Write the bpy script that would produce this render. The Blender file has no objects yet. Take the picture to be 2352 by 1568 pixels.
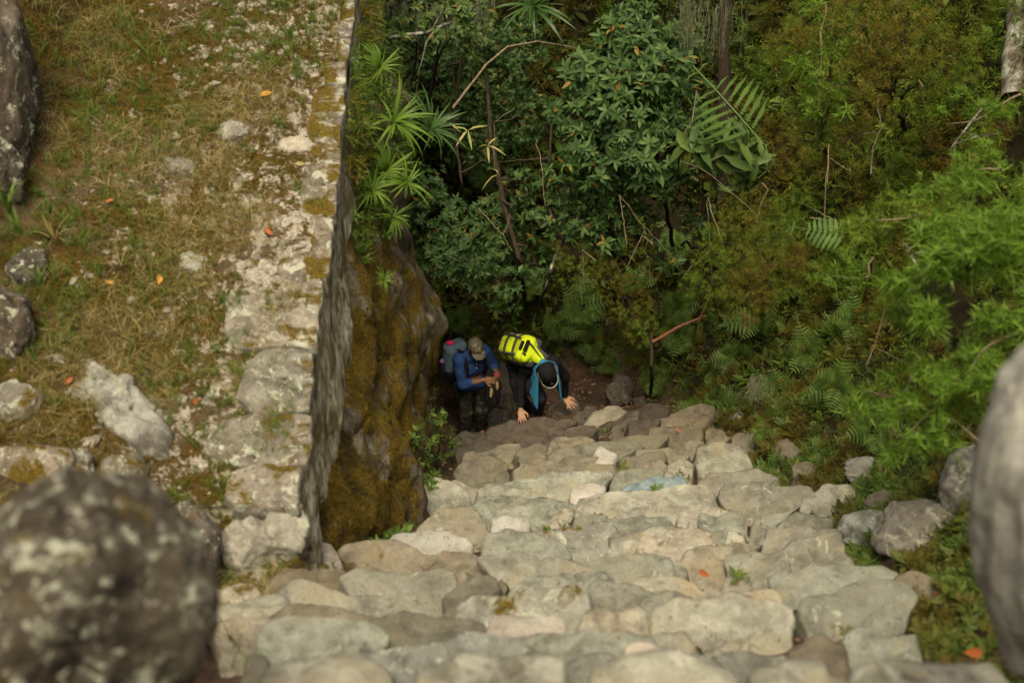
import bpy, math, random
import numpy as np
from mathutils import Vector, Matrix

# ------------------------------------------------------------------ camera, light, exposure
SC = bpy.context.scene
COL = SC.collection
PITCH = 38.0
FPX = 3267.0            # focal length in pixels of a 2352 px wide picture (50 mm)
cam_d = bpy.data.cameras.new('camera'); cam = bpy.data.objects.new('camera', cam_d); COL.objects.link(cam)
cam_d.lens = 50; cam_d.sensor_width = 36; cam_d.clip_start = .05; cam_d.clip_end = 500
cam.location = (0, 0, 0); cam.rotation_euler = (math.radians(90 - PITCH), 0, 0)
cam_d.dof.use_dof = True; cam_d.dof.focus_distance = 16.2; cam_d.dof.aperture_fstop = 1.35
SC.camera = cam

W = bpy.data.worlds.new('World'); SC.world = W; W.use_nodes = True
SUN_EL, SUN_AZ = math.radians(66), math.radians(188)     # azimuth measured clockwise from +Y
nt = W.node_tree; nt.nodes.clear()
sky = nt.nodes.new('ShaderNodeTexSky'); sky.sky_type = 'NISHITA'; sky.sun_disc = False
sky.sun_elevation = SUN_EL; sky.sun_rotation = SUN_AZ; sky.dust_density = 7.0; sky.air_density = .7; sky.ozone_density = .5
bg = nt.nodes.new('ShaderNodeBackground'); bg.inputs['Strength'].default_value = .135
wo = nt.nodes.new('ShaderNodeOutputWorld')
nt.links.new(sky.outputs[0], bg.inputs[0]); nt.links.new(bg.outputs[0], wo.inputs[0])
sd = bpy.data.lights.new('sun', 'SUN'); sd.energy = 1.75; sd.angle = math.radians(22); sd.color = (1, .93, .82)
sun = bpy.data.objects.new('sun', sd); COL.objects.link(sun)
_d = Vector((math.sin(SUN_AZ) * math.cos(SUN_EL), math.cos(SUN_AZ) * math.cos(SUN_EL), math.sin(SUN_EL)))
sun.rotation_euler = _d.to_track_quat('Z', 'Y').to_euler()
SC.view_settings.view_transform = 'Standard'; SC.view_settings.look = 'None'
SC.view_settings.exposure = EXPO = .44; SC.view_settings.gamma = 1
try:
    SC.view_settings.use_white_balance = True
    SC.view_settings.white_balance_temperature = 7800
    SC.view_settings.white_balance_tint = 0
except Exception: pass
cy = SC.cycles; cy.use_denoising = True; cy.max_bounces = 6; cy.diffuse_bounces = 3; cy.glossy_bounces = 2
cy.transmission_bounces = 3; cy.use_adaptive_sampling = True; cy.adaptive_threshold = .02; cy.caustics_reflective = False
cy.sample_clamp_indirect = 4

# ------------------------------------------------------------------ helpers
R = np.random.default_rng(7)
random.seed(3)
CP, SP = math.cos(math.radians(PITCH)), math.sin(math.radians(PITCH))
def P(x, y, d):
    """point seen at picture position x, y (2352 wide) at distance d along the view axis"""
    u = (x - 1176) / FPX; v = (y - 784) / FPX
    return np.array((u * d, d * (CP - v * SP), -d * (SP + v * CP)))
def ray(x, y): return P(x, y, 1.0)

def h3(ix, iy, iz, s):
    n = (ix.astype(np.int64) * 73856093) ^ (iy.astype(np.int64) * 19349663) ^ (iz.astype(np.int64) * 83492791) ^ (s * 2654435761)
    n = (n ^ (n >> 13)) * 1274126177 & 0x7fffffff
    n = (n ^ (n >> 15)) * 1103515245 & 0x7fffffff
    return (n & 0xffff) / 65535.0
def vnoise(p, s=0):
    p = np.asarray(p, float); i = np.floor(p); f = p - i; f = f * f * (3 - 2 * f); i = i.astype(np.int64)
    o = 0
    for a in (0, 1):
        for b in (0, 1):
            for c in (0, 1):
                w = (f[..., 0] if a else 1 - f[..., 0]) * (f[..., 1] if b else 1 - f[..., 1]) * (f[..., 2] if c else 1 - f[..., 2])
                o = o + w * h3(i[..., 0] + a, i[..., 1] + b, i[..., 2] + c, s)
    return o * 2 - 1
def fbm(p, s=0, o=4, g=.5):
    p = np.asarray(p, float); r = 0; a = 1
    for k in range(o):
        r = r + a * vnoise(p * (2.03 ** k) + 17.3 * k, s + k); a *= g
    return r
def sstep(a, b, x):
    t = np.clip((x - a) / (b - a), 0, 1); return t * t * (3 - 2 * t)

def mesh(name, V, F, mat=None, parent=None, smooth=True, mi=None, mats=None):
    """V (n,3); F list of arrays of faces (each array k faces x n corners)"""
    V = np.asarray(V, np.float32)
    if isinstance(F, np.ndarray): F = [F]
    F = [np.asarray(f, np.int32) for f in F if len(f)]
    me = bpy.data.meshes.new(name)
    me.vertices.add(len(V)); me.vertices.foreach_set('co', V.ravel())
    li = np.concatenate([f.ravel() for f in F]); ns = np.concatenate([np.full(len(f), f.shape[1]) for f in F])
    me.loops.add(len(li)); me.loops.foreach_set('vertex_index', li)
    me.polygons.add(len(ns)); st = np.concatenate([[0], np.cumsum(ns)[:-1]]).astype(np.int32)
    me.polygons.foreach_set('loop_start', st); me.polygons.foreach_set('loop_total', ns.astype(np.int32))
    if smooth: me.polygons.foreach_set('use_smooth', np.ones(len(ns), bool))
    me.update(calc_edges=True); me.validate()
    for m in (mats or ([mat] if mat else [])): me.materials.append(m)
    if mi is not None: me.polygons.foreach_set('material_index', np.asarray(mi, np.int32))
    o = bpy.data.objects.new(name, me); COL.objects.link(o)
    if parent is not None: o.parent = parent
    return o
def rebase(o, loc):
    """give a world-space mesh an origin at loc"""
    me = o.data; n = len(me.vertices); c = np.empty(n * 3, np.float32); me.vertices.foreach_get('co', c)
    c = c.reshape(-1, 3) - np.asarray(loc, np.float32); me.vertices.foreach_set('co', c.ravel()); me.update()
    o.location = loc; return o
def tag(o, label=None, cat=None, group=None, kind=None):
    if label: o['label'] = label
    if cat: o['category'] = cat
    if group: o['group'] = group
    if kind: o['kind'] = kind
    return o
def empty(name, loc, label=None, cat=None, group=None):
    o = bpy.data.objects.new(name, None); COL.objects.link(o); o.location = tuple(float(v) for v in loc); o.empty_display_size = .1
    return tag(o, label, cat, group)
def part(name, V, F, mat, parent, **k):
    """world-space geometry made a child of parent"""
    V = np.asarray(V, float) - np.array(parent_loc(parent)); return mesh(name, V, F, mat, parent, **k)
def parent_loc(o):
    l = np.zeros(3)
    while o is not None: l = l + np.array(o.location); o = o.parent
    return l

# ------------------------------------------------------------------ materials
class NT:
    def __init__(s, name):
        s.m = bpy.data.materials.new(name); s.m.use_nodes = True; s.t = s.m.node_tree
        s.b = s.t.nodes['Principled BSDF']; s.o = s.t.nodes['Material Output']
        s.c = s.t.nodes.new('ShaderNodeTexCoord'); s.g = s.t.nodes.new('ShaderNodeNewGeometry')
        s.b.inputs['Specular IOR Level'].default_value = .3
    def n(s, k, **kw):
        x = s.t.nodes.new(k)
        for a, v in kw.items(): setattr(x, a, v)
        return x
    def L(s, a, b): s.t.links.new(a, b)
    def noise(s, sc, det=5, rough=.6, dist=0, vec=None):
        x = s.n('ShaderNodeTexNoise'); x.inputs['Scale'].default_value = sc; x.inputs['Detail'].default_value = det
        x.inputs['Roughness'].default_value = rough; x.inputs['Distortion'].default_value = dist
        s.L(vec or s.g.outputs['Position'], x.inputs['Vector']); return x.outputs['Fac']
    def stretch(s, sc):
        x = s.n('ShaderNodeMapping'); x.inputs['Scale'].default_value = sc; s.L(s.g.outputs['Position'], x.inputs['Vector']); return x.outputs[0]
    def ramp(s, f, stops, interp='LINEAR'):
        x = s.n('ShaderNodeValToRGB'); x.color_ramp.interpolation = interp; e = x.color_ramp.elements
        while len(e) < len(stops): e.new(.5)
        for q, (p, c) in zip(e, stops):
            q.position = p; q.color = (*(c if not isinstance(c, (int, float)) else (c, c, c)), 1)
        s.L(f, x.inputs[0]); return x.outputs[0]
    def mix(s, f, a, b, mode='MIX'):
        x = s.n('ShaderNodeMix'); x.data_type = 'RGBA'; x.blend_type = mode
        for k, v in ((0, f), (6, a), (7, b)):
            if isinstance(v, (int, float)): x.inputs[k].default_value = v
            elif isinstance(v, tuple): x.inputs[k].default_value = (*v, 1)
            else: s.L(v, x.inputs[k])
        return x.outputs[2]
    def bump(s, h, st=.5, dist=.02):
        x = s.n('ShaderNodeBump'); x.inputs['Strength'].default_value = st; x.inputs['Distance'].default_value = dist
        s.L(h, x.inputs['Height']); s.L(x.outputs[0], s.b.inputs['Normal'])
    def col(s, c, rough=.9):
        if isinstance(c, tuple): s.b.inputs['Base Color'].default_value = (*c, 1)
        else: s.L(c, s.b.inputs['Base Color'])
        s.b.inputs['Roughness'].default_value = rough; return s.m
    def math(s, op, a, b=0.0):
        x = s.n('ShaderNodeMath', operation=op)
        for k, v in ((0, a), (1, b)):
            if isinstance(v, (int, float)): x.inputs[k].default_value = v
            else: s.L(v, x.inputs[k])
        return x.outputs[0]
    def sep(s, v):
        x = s.n('ShaderNodeSeparateXYZ'); s.L(v, x.inputs[0]); return x.outputs

def leaf_mat(name, cols, trans=.35, rough=.5, patch=None, patch_scale=1.2, spec=.3, dead=0.):
    """leaf colour varies from leaf to leaf; patch = colours of a drier or mossier kind mixed in over the ground"""
    t = NT(name); r = t.g.outputs['Random Per Island']
    k = len(cols); st_ = [(i / max(1, k - 1) * (1 - dead), q) for i, q in enumerate(cols)]
    if dead: st_ += [(1 - dead + .004, (.30, .20, .04)), (1., (.16, .08, .03))]
    c = t.ramp(r, st_)
    if patch:
        k = len(patch); c2 = t.ramp(r, [(i / max(1, k - 1), q) for i, q in enumerate(patch)])
        f = t.ramp(t.noise(patch_scale, 4, .65), [(.44, 0.), (.58, 1.)])
        c = t.mix(f, c, c2)
    t.col(c, rough); t.b.inputs['Specular IOR Level'].default_value = spec
    tr = t.n('ShaderNodeBsdfTranslucent'); t.L(c, tr.inputs[0])
    ms = t.n('ShaderNodeMixShader'); ms.inputs[0].default_value = trans
    t.L(t.b.outputs[0], ms.inputs[1]); t.L(tr.outputs[0], ms.inputs[2]); t.L(ms.outputs[0], t.o.inputs[0])
    return t.m
def plain(name, c, rough=.8, sc=60, var=.25, bump=.15):
    t = NT(name); f = t.noise(sc, 4); lo = tuple(v * (1 - var) for v in c); hi = tuple(min(1, v * (1 + var)) for v in c)
    t.bump(f, bump, .004); return t.col(t.ramp(f, [(.3, lo), (.7, hi)]), rough)

def stone_mat(name, base, dark, light, lichen=.0, moss=0., warm=None, ls=6.5):
    t = NT(name); obj = t.n('ShaderNodeObjectInfo').outputs['Random']
    off = t.n('ShaderNodeVectorMath', operation='ADD'); t.L(t.g.outputs['Position'], off.inputs[0])
    cmb = t.n('ShaderNodeCombineXYZ'); q = t.math('MULTIPLY', obj, 37.); t.L(q, cmb.inputs[0]); t.L(q, cmb.inputs[1]); t.L(cmb.outputs[0], off.inputs[1])
    v = off.outputs[0]
    big = t.noise(2.2, 5, .6, .3, v); mid = t.noise(9, 6, .65, .4, v); fine = t.noise(70, 5, .7, 0, v)
    c = t.mix(t.ramp(big, [(.40, 0.), (.60, 1.)]), dark, base)
    c = t.mix(t.ramp(mid, [(.42, 0.), (.72, 1.)]), c, light)
    if warm: c = t.mix(t.math('MULTIPLY', t.ramp(t.noise(3.5, 4, .6, .5, v), [(.5, 0.), (.66, 1.)]), .75), c, warm)
    c = t.mix(t.ramp(obj, [(0, .55), (1, .0)]), c, dark)
    fr_ = t.math('FRACT', t.math('MULTIPLY', obj, 7.31)); fr2 = t.math('FRACT', t.math('MULTIPLY', obj, 13.7))
    c = t.mix(t.math('MULTIPLY', t.ramp(fr_, [(.62, 0.), (.70, 1.)], 'LINEAR'), .65), c, t.mix(1., c, (1.09, 1.0, .94), 'MULTIPLY'))
    c = t.mix(t.math('MULTIPLY', t.ramp(fr2, [(.55, 0.), (.66, 1.)], 'LINEAR'), .8), c, t.mix(1., c, (.90, .965, .98), 'MULTIPLY'))
    c = t.mix(.55, c, t.ramp(fine, [(.25, .55), (.5, 1.), (.75, 1.35)]), 'MULTIPLY')
    # dark specks and pale crust
    sp = t.noise(34, 3, .5, 0, v); c = t.mix(t.math('MULTIPLY', t.ramp(sp, [(.64, 0.), (.70, 1.)]), .6), c, (.06, .055, .045))
    if lichen:
        lc = (.50, .52, .42)
        vo = t.noise(ls, 5, .72, .8, v); c = t.mix(t.math('MULTIPLY', t.ramp(vo, [(.66 - .10 * lichen, 0.), (.70 - .10 * lichen, 1.)]), .85), c, (.50, .52, .42))
        vo2 = t.noise(ls * 2.5, 4, .7, .4, v); c = t.mix(t.math('MULTIPLY', t.ramp(vo2, [(.60, 0.), (.68, 1.)]), .8 * min(1, lichen)), c, (.62, .60, .50))
    if moss:
        mm = t.noise(3.2, 5, .7, .3, v); nz = t.sep(t.g.outputs['Normal'])[2]
        mk = t.math('ADD', mm, t.math('MULTIPLY', nz, .12))
        mc = t.ramp(t.noise(40, 5, .75), [(.3, (.03, .02, .004)), (.52, (.12, .08, .010)), (.72, (.22, .165, .02))])
        c = t.mix(t.ramp(mk, [(.72 - .25 * moss, 0.), (.80 - .25 * moss, 1.)]), c, mc)
    h = t.math('ADD', t.math('MULTIPLY', mid, .7), t.math('MULTIPLY', fine, .35))
    t.bump(t.math('ADD', h, t.math('MULTIPLY', t.noise(24, 6, .75, .2, v), .5)), .9, .035); return t.col(c, .9)

M = {}
M['step'] = stone_mat('weathered_granite', (.355, .345, .285), (.16, .152, .122), (.53, .52, .45), warm=(.43, .37, .26), lichen=.2)
M['step_dark'] = stone_mat('shade_darkened_granite', (.125, .102, .085), (.065, .052, .043), (.19, .165, .14))  # tree shade around the hikers is put into this darker base colour
M['step_mid'] = stone_mat('brown_granite', (.235, .21, .16), (.12, .105, .08), (.34, .31, .25), warm=(.28, .235, .16))
M['step_white'] = stone_mat('pale_quartz_granite', (.58, .53, .48), (.30, .27, .24), (.74, .71, .66), lichen=.4)
M['step_blue'] = stone_mat('blue_grey_slate', (.25, .31, .34), (.16, .21, .24), (.38, .43, .44))
M['rock_grey'] = stone_mat('grey_rough_rock', (.31, .305, .275), (.12, .11, .095), (.47, .47, .43), lichen=.7)
M['rock_tall'] = stone_mat('tall_grey_rock', (.52, .51, .47), (.20, .185, .165), (.74, .74, .70), lichen=1.0, moss=.30, ls=9)
M['boulder'] = stone_mat('lichen_boulder', (.12, .092, .066), (.045, .034, .026), (.20, .175, .14), lichen=.95, moss=.18)
M['boulder_near'] = stone_mat('speckled_near_boulder', (.13, .10, .072), (.04, .028, .020), (.23, .20, .155), lichen=1.0, moss=.3, ls=9)
M['boulder_flecked'] = stone_mat('white_flecked_boulder', (.20, .175, .145), (.07, .05, .045), (.40, .37, .32), lichen=1.1, moss=.25, ls=14)
M['boulder_moss'] = stone_mat('mossy_boulder', (.26, .23, .19), (.10, .085, .07), (.36, .33, .28), lichen=1.0, moss=.62)
M['pale_rock'] = stone_mat('pale_lichen_rock', (.44, .41, .35), (.22, .20, .17), (.60, .57, .50), lichen=.8, moss=.25)
M['coping_moss'] = stone_mat('mossy_coping', (.26, .23, .19), (.10, .085, .07), (.44, .41, .36), lichen=1.1, moss=.55)
M['coping'] = stone_mat('lichen_coping', (.33, .295, .245), (.13, .11, .09), (.52, .48, .42), lichen=1.0, moss=.42)

def soil_mat(name, stops, fine=40):
    t = NT(name); a = t.noise(2.5, 6, .7); b = t.noise(fine, 5, .75)
    c = t.ramp(t.math('ADD', t.math('MULTIPLY', a, .5), t.math('MULTIPLY', b, .5)), stops)
    t.bump(b, .8, .03); return t.col(c, .95)
M['soil'] = soil_mat('litter_soil', [(.3, (.03, .02, .014)), (.48, (.07, .042, .028)), (.58, (.14, .085, .055)), (.72, (.26, .18, .12))])
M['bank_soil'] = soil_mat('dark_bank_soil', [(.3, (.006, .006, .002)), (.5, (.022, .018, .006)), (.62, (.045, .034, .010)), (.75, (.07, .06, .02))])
def terrace_mat():
    t = NT('mossy_terrace'); a = t.noise(1.3, 6, .68, .3); b = t.noise(7, 6, .75, .3); f = t.noise(60, 5, .75)
    moss = t.ramp(f, [(.32, (.022, .014, .004)), (.5, (.095, .055, .008)), (.68, (.19, .12, .016))])
    dirt = t.ramp(f, [(.32, (.04, .028, .016)), (.52, (.13, .09, .05)), (.7, (.27, .21, .14))])
    c = t.mix(t.ramp(a, [(.45, 0.), (.58, 1.)]), moss, dirt)
    # bare pale stone showing through, more of it near the kerb stones
    x = t.sep(t.g.outputs['Position'])[0]
    k = t.math('ADD', b, t.math('MULTIPLY', t.math('ADD', x, 2.9), .075))
    st = t.ramp(t.noise(30, 6, .8), [(.32, (.16, .13, .10)), (.5, (.46, .41, .34)), (.66, (.74, .70, .62))])
    c = t.mix(t.ramp(k, [(.55, 0.), (.60, 1.)]), c, st)
    t.bump(t.math('ADD', f, b), .9, .03); return t.col(c, .95)
M['terrace'] = terrace_mat()
def face_mat():
    t = NT('streaked_wall_face'); v = t.stretch((2.2, 2.2, 1.5)); a = t.noise(5, 6, .72, .3, v); b = t.noise(3, 4, .6)
    c = t.ramp(a, [(.33, (.08, .06, .035)), (.44, (.36, .31, .21)), (.54, (.62, .58, .47)), (.66, (.85, .83, .74))])
    c = t.mix(t.math('MULTIPLY', t.ramp(b, [(.5, 0.), (.6, 1.)]), .8), c, (.13, .095, .02)); t.bump(a, .9, .05); return t.col(c, .9)
M['face'] = face_mat()
def bigrock_mat():
    t = NT('moss_draped_rock'); v = t.stretch((1, 1, .6)); a = t.noise(2.6, 5, .65, .5, v); b = t.noise(5.5, 5, .7, .3, v); f = t.noise(45, 5, .75); d = t.noise(1.6, 4, .6)
    moss = t.ramp(f, [(.32, (.035, .022, .005)), (.5, (.20, .125, .014)), (.66, (.38, .27, .03))])
    rock = t.ramp(b, [(.3, (.07, .055, .04)), (.5, (.22, .185, .14)), (.62, (.38, .34, .27)), (.75, (.55, .52, .43))])
    rock = t.mix(.5, rock, t.ramp(f, [(.3, .6), (.7, 1.3)]), 'MULTIPLY')
    y = t.sep(t.g.outputs['Position'])[1]
    k = t.math('ADD', a, t.math('MULTIPLY', t.math('ADD', y, -10.6), -.035))
    c = t.mix(t.ramp(k, [(.44, 0.), (.50, 1.)]), rock, moss)
    c = t.mix(t.math('MULTIPLY', t.ramp(d, [(.56, 0.), (.64, 1.)]), .8), c, (.030, .021, .014))
    g = t.ramp(t.noise(4.4, 4, .7), [(.60, 0.), (.66, 1.)]); c = t.mix(t.math('MULTIPLY', g, .6), c, (.10, .12, .015))
    t.bump(t.math('ADD', f, t.math('MULTIPLY', b, 2.)), 1., .06); return t.col(c, .92)
M['bigrock'] = bigrock_mat()
M['bark'] = plain('dark_bark', (.045, .032, .022), .9, 30, .5, .6)
M['pale_twig'] = plain('pale_dry_twig', (.20, .155, .105), .9, 30, .4, .4)
M['red_twig'] = plain('reddish_dry_branch', (.16, .065, .035), .85, 30, .4, .4)
def greybark():
    t = NT('lichen_bark'); v = t.stretch((1, 1, .3)); a = t.noise(7, 5, .7, .5, v)
    c = t.ramp(a, [(.36, (.05, .04, .03)), (.5, (.17, .15, .12)), (.64, (.42, .43, .38))]); t.bump(a, .8, .03); return t.col(c, .9)
M['lichen_bark'] = greybark()

G = lambda *a: [tuple(v) for v in a]
M['shrub'] = leaf_mat('glossy_shrub_leaf', G((.028, .060, .018), (.045, .095, .028), (.075, .14, .042), (.12, .20, .06)), .3, .5, spec=.22, dead=.03)
M['shrub_b'] = leaf_mat('dark_shrub_leaf', G((0.030, 0.069, 0.022), (0.059, 0.120, 0.036), (0.092, 0.165, 0.048)), .3, .5, dead=.04)
M['shrub_y'] = leaf_mat('yellowish_leaf', G((.05, .085, .012), (.10, .15, .02), (.15, .19, .03), (.16, .13, .03)), .35, .5)
M['fern'] = leaf_mat('fern_green', G((.07, .13, .03), (.12, .20, .045), (.17, .26, .06)), .4, .5, dead=.04)
M['fern_b'] = leaf_mat('bright_fern', G((.075, .15, .03), (.12, .22, .045)), .4, .5)
M['bamboo'] = leaf_mat('bright_needle', G((.07, .145, .016), (.12, .235, .028), (.19, .33, .045), (.27, .40, .07)), .45, .5)
M['bamboo_y'] = leaf_mat('yellow_needle', G((.10, .16, .02), (.18, .27, .035), (.26, .34, .06)), .45, .5)
M['mossbed'] = leaf_mat('hillside_moss', G((.050, .095, .012), (.095, .17, .020), (.15, .25, .030), (.22, .33, .04)), .4, .7,
                        G((.055, .045, .010), (.12, .09, .014), (.20, .15, .022), (.24, .22, .035)), 1.1)
M['cover'] = leaf_mat('bank_leaf', G((0.037, 0.083, 0.017), (0.076, 0.150, 0.026), (0.126, 0.225, 0.036), (0.202, 0.300, 0.048)), .35, .55,
                      G((0.084, 0.083, 0.010), (0.151, 0.128, 0.014), (0.168, 0.090, 0.014)), .9)
M['shortgrass'] = leaf_mat('bank_short_grass', G((.05, .10, .02), (.09, .16, .03), (.13, .21, .045), (.16, .24, .05)), .35, .6, G((.09, .09, .015), (.14, .11, .02), (.12, .07, .015)), 1.3)
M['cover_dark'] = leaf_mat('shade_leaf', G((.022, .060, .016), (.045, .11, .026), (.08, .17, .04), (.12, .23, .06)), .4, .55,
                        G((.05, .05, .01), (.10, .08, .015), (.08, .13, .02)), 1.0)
M['drygrass'] = leaf_mat('dry_grass', G((.09, .06, .02), (.22, .16, .05), (.48, .39, .18), (.15, .15, .035)), .3, .7)
M['grass'] = leaf_mat('green_grass', G((.07, .12, .02), (.12, .20, .035), (.18, .27, .06)), .35, .6)
M['mossgrass'] = leaf_mat('olive_moss', G((.06, .04, .006), (.13, .085, .010), (.20, .14, .018), (.12, .13, .018)), .3, .8)
M['brom'] = leaf_mat('strap_leaf', G((.11, .20, .028), (.17, .29, .045), (.24, .36, .07)), .4, .45)
M['brom_d'] = leaf_mat('dark_strap_leaf', G((0.044, 0.098, 0.026), (0.073, 0.143, 0.036)), .3, .4)
M['paleleaf'] = leaf_mat('bleached_leaf', G((.35, .33, .10), (.5, .42, .2), (.28, .36, .07)), .35, .5)
M['lichen'] = leaf_mat('beard_lichen', G((.16, .19, .11), (.26, .29, .18), (.36, .38, .24)), .3, .8)
M['broad'] = leaf_mat('broad_leaf', G((0.060, 0.114, 0.034), (0.094, 0.156, 0.043), (0.134, 0.204, 0.053)), .3, .4, dead=.04)
M['litter'] = leaf_mat('fallen_leaf_bits', G((.10, .045, .025), (.22, .12, .07), (.34, .24, .16), (.07, .05, .035)), .1, .8)

# ------------------------------------------------------------------ leaf templates (V, [faces])
def T(V, F): return np.array(V, float), [np.array([f for f in F if len(f) == k]) for k in (3, 4) if any(len(f) == k for f in F)]
def join(parts):
    V = []; F3 = []; F4 = []; n = 0
    for v, fs in parts:
        V.append(v)
        for f in fs: (F3 if f.shape[1] == 3 else F4).append(f + n)
        n += len(v)
    return np.vstack(V), [np.vstack(x) for x in (F3, F4) if x]
def xf(t, s=1, rx=0, ry=0, rz=0, loc=(0, 0, 0), sc=(1, 1, 1)):
    from mathutils import Euler
    m = np.array(Euler((rx, ry, rz)).to_matrix()); return (t[0] * s * np.array(sc)) @ m.T + np.array(loc), t[1]
def leaf(w=.3, fold=.06, droop=.15):       # along +y, length 1
    V = [(0, 0, 0), (-w * .42, .3, fold), (0, .3, 0), (w * .42, .3, fold), (-w * .5, .62, fold - droop * .4), (0, .62, -droop * .4), (w * .5, .62, fold - droop * .4), (0, 1, -droop)]
    return T(V, [(0, 2, 1), (0, 3, 2), (1, 2, 5, 4), (2, 3, 6, 5), (4, 5, 7), (5, 6, 7)])
def leaf2(w=.3, *_): return T([(0, 0, 0), (-w / 2, .5, .05), (w / 2, .5, .05), (0, 1, -.08)], [(0, 2, 3, 1)])
def blade(w=.05, bend=1.0, seg=5, start=.2):     # arching grass/strap leaf, starts near vertical
    V = []; F = []; p = np.zeros(2); a = start
    for k in range(seg + 1):
        ww = w * (1 - (k / seg) ** 2) * .5 + (.002 if k < seg else 0)
        V += [(-ww, p[0], p[1]), (ww, p[0], p[1])]; p = p + np.array((math.sin(a), math.cos(a))) / seg; a += bend / seg
        if k: F.append((2 * k - 2, 2 * k - 1, 2 * k + 1, 2 * k))
    return T(V, F)
rr = random.Random(11)
def rosette(n=7, w=.34, up=.35, L=leaf):
    ps = []
    for k in range(n):
        e = up + rr.uniform(-.25, .3); ps.append(xf(L(w, .07, rr.uniform(.1, .35)), rr.uniform(.75, 1.1), rx=e, rz=k * 2.4 + rr.uniform(-.3, .3), loc=(0, 0, .1 * k / n)))
    return join(ps)
def sprig(n=10, w=.38, h=1.0, ls=.36):
    ps = []
    for k in range(n):
        z = h * (k + .5) / n; ps.append(xf(leaf2(w), ls * rr.uniform(.7, 1.15) * (1 - .35 * k / n), rx=rr.uniform(-.1, .7), rz=k * 2.4 + rr.uniform(-.5, .5), loc=(.1 * math.sin(z * 2), .06 * z, z)))
    return join(ps)
def needles(n=22, h=1., ls=.5, w=.05, rx0=.1, rx1=.9):
    ps = []
    for k in range(n):
        z = h * (k + .3) / n; t = T([(-w / 2, 0, 0), (w / 2, 0, 0), (0, 1, -.12)], [(0, 1, 2)])
        ps.append(xf(t, ls * rr.uniform(.7, 1.2) * (1 - .3 * k / n), rx=rr.uniform(rx0, rx1), rz=rr.uniform(0, 6.3), loc=(.05 * math.sin(z * 3), 0, z)))
    return join(ps)
def frond(n=17, w=.30, arch=1.0, start=.5, serr=False):
    """one pinnate fern frond, length 1, in the y-z plane"""
    ps = []; p = np.zeros(2); a = start; spine = [(0., 0., 0.)]; st = 1 / n
    for k in range(n):
        p = p + np.array((math.sin(a), math.cos(a))) * st; a += arch / n; u = (k + 1) / n
        spine.append((0, p[0], p[1]))
        if u < .12: continue
        ln = w * (math.sin(min(1, u * 1.15 + .12) * math.pi) ** .7 if u < .85 else (1 - u) * 3.2 + .12) + .01
        for s in (-1, 1):
            if serr:
                q = [xf(leaf2(.42), .072 * (1 - .75 * j / 15), rz=sd_ * 1.0, loc=(0, j / 15, 0)) for j in range(1, 15) for sd_ in (-1, 1)] + [xf(leaf2(.1), 1)]
                q = join(q); q = (q[0] * np.array((1, 1, 1)) - np.array((0, 0, 1.)) * (q[0][:, 1:2] ** 2) * .35, q[1])
            else: q = leaf2(.24) if ln < .12 else T([(-.05, 0, 0), (.05, 0, 0), (-.12, .3, .03), (.12, .3, .03), (-.08, .7, 0), (.08, .7, 0), (0, 1, -.12)], [(0, 1, 3, 2), (2, 3, 5, 4), (4, 5, 6)])
            ps.append(xf(q, ln, rx=math.pi / 2 - a - .05 if False else -.15, rz=s * (math.pi / 2 - .32), loc=(0, 0, 0)))
            v, f = ps[-1]; ca, sa = math.cos(math.pi / 2 - a), math.sin(math.pi / 2 - a)   # tip the pinna plane to the rachis slope
            v = np.stack([v[:, 0], v[:, 1] * ca - v[:, 2] * sa, v[:, 1] * sa + v[:, 2] * ca], 1) + np.array((0, p[0], p[1])); ps[-1] = (v, f)
    S = np.array(spine); V = np.vstack([S + np.array((-.006, 0, 0)), S + np.array((.006, 0, 0))]); m = len(S)
    ps.append((V, [np.array([(i, i + 1, m + i + 1, m + i) for i in range(m - 1)])]))
    return join(ps)

def scatter(tpls, pos, up, size, yaw=None, tilt=.3, rng=R):
    """merge many copies: tpls list of templates, pos (n,3), up (n,3), size (n,)"""
    n = len(pos); up = up + rng.normal(0, tilt, (n, 3)); up /= np.linalg.norm(up, axis=1)[:, None]
    yaw = rng.uniform(0, 6.283, n) if yaw is None else yaw
    ref = np.stack([np.cos(yaw), np.sin(yaw), np.zeros(n)], 1); x = np.cross(ref, up); x /= np.linalg.norm(x, axis=1)[:, None] + 1e-9
    y = np.cross(up, x); B = np.stack([x, y, up], 2) * np.asarray(size)[:, None, None]
    w = rng.integers(0, len(tpls), n); VV = []; F3 = []; F4 = []; off = 0
    for k, (v, fs) in enumerate(tpls):
        i = np.nonzero(w == k)[0]
        if not len(i): continue
        V = np.einsum('nij,vj->nvi', B[i], v) + pos[i][:, None]; VV.append(V.reshape(-1, 3))
        for f in fs:
            F = (f[None] + (np.arange(len(i)) * len(v))[:, None, None] + off).reshape(-1, f.shape[1]); (F3 if f.shape[1] == 3 else F4).append(F)
        off += len(i) * len(v)
    return np.vstack(VV), [np.vstack(q) for q in (F3, F4) if q]
def tube(pts, rad, n=6, bump=0, seed=0):
    pts = np.array(pts, float); rad = np.broadcast_to(np.asarray(rad, float), (len(pts),)); V = []; F = []
    for i, p in enumerate(pts):
        t = pts[min(i + 1, len(pts) - 1)] - pts[max(i - 1, 0)]; t /= np.linalg.norm(t) + 1e-9
        a = np.cross(t, (0.13, .31, .94)); a /= np.linalg.norm(a) + 1e-9; b = np.cross(t, a)
        for k in range(n):
            q = 2 * math.pi * k / n; V.append(p + rad[i] * (1 + (bump * math.sin(k * 5.1 + i * 1.7 + seed))) * (a * math.cos(q) + b * math.sin(q)))
            if i: F.append(((i - 1) * n + k, (i - 1) * n + (k + 1) % n, i * n + (k + 1) % n, i * n + k))
    return np.array(V), [np.array(F)]
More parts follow.
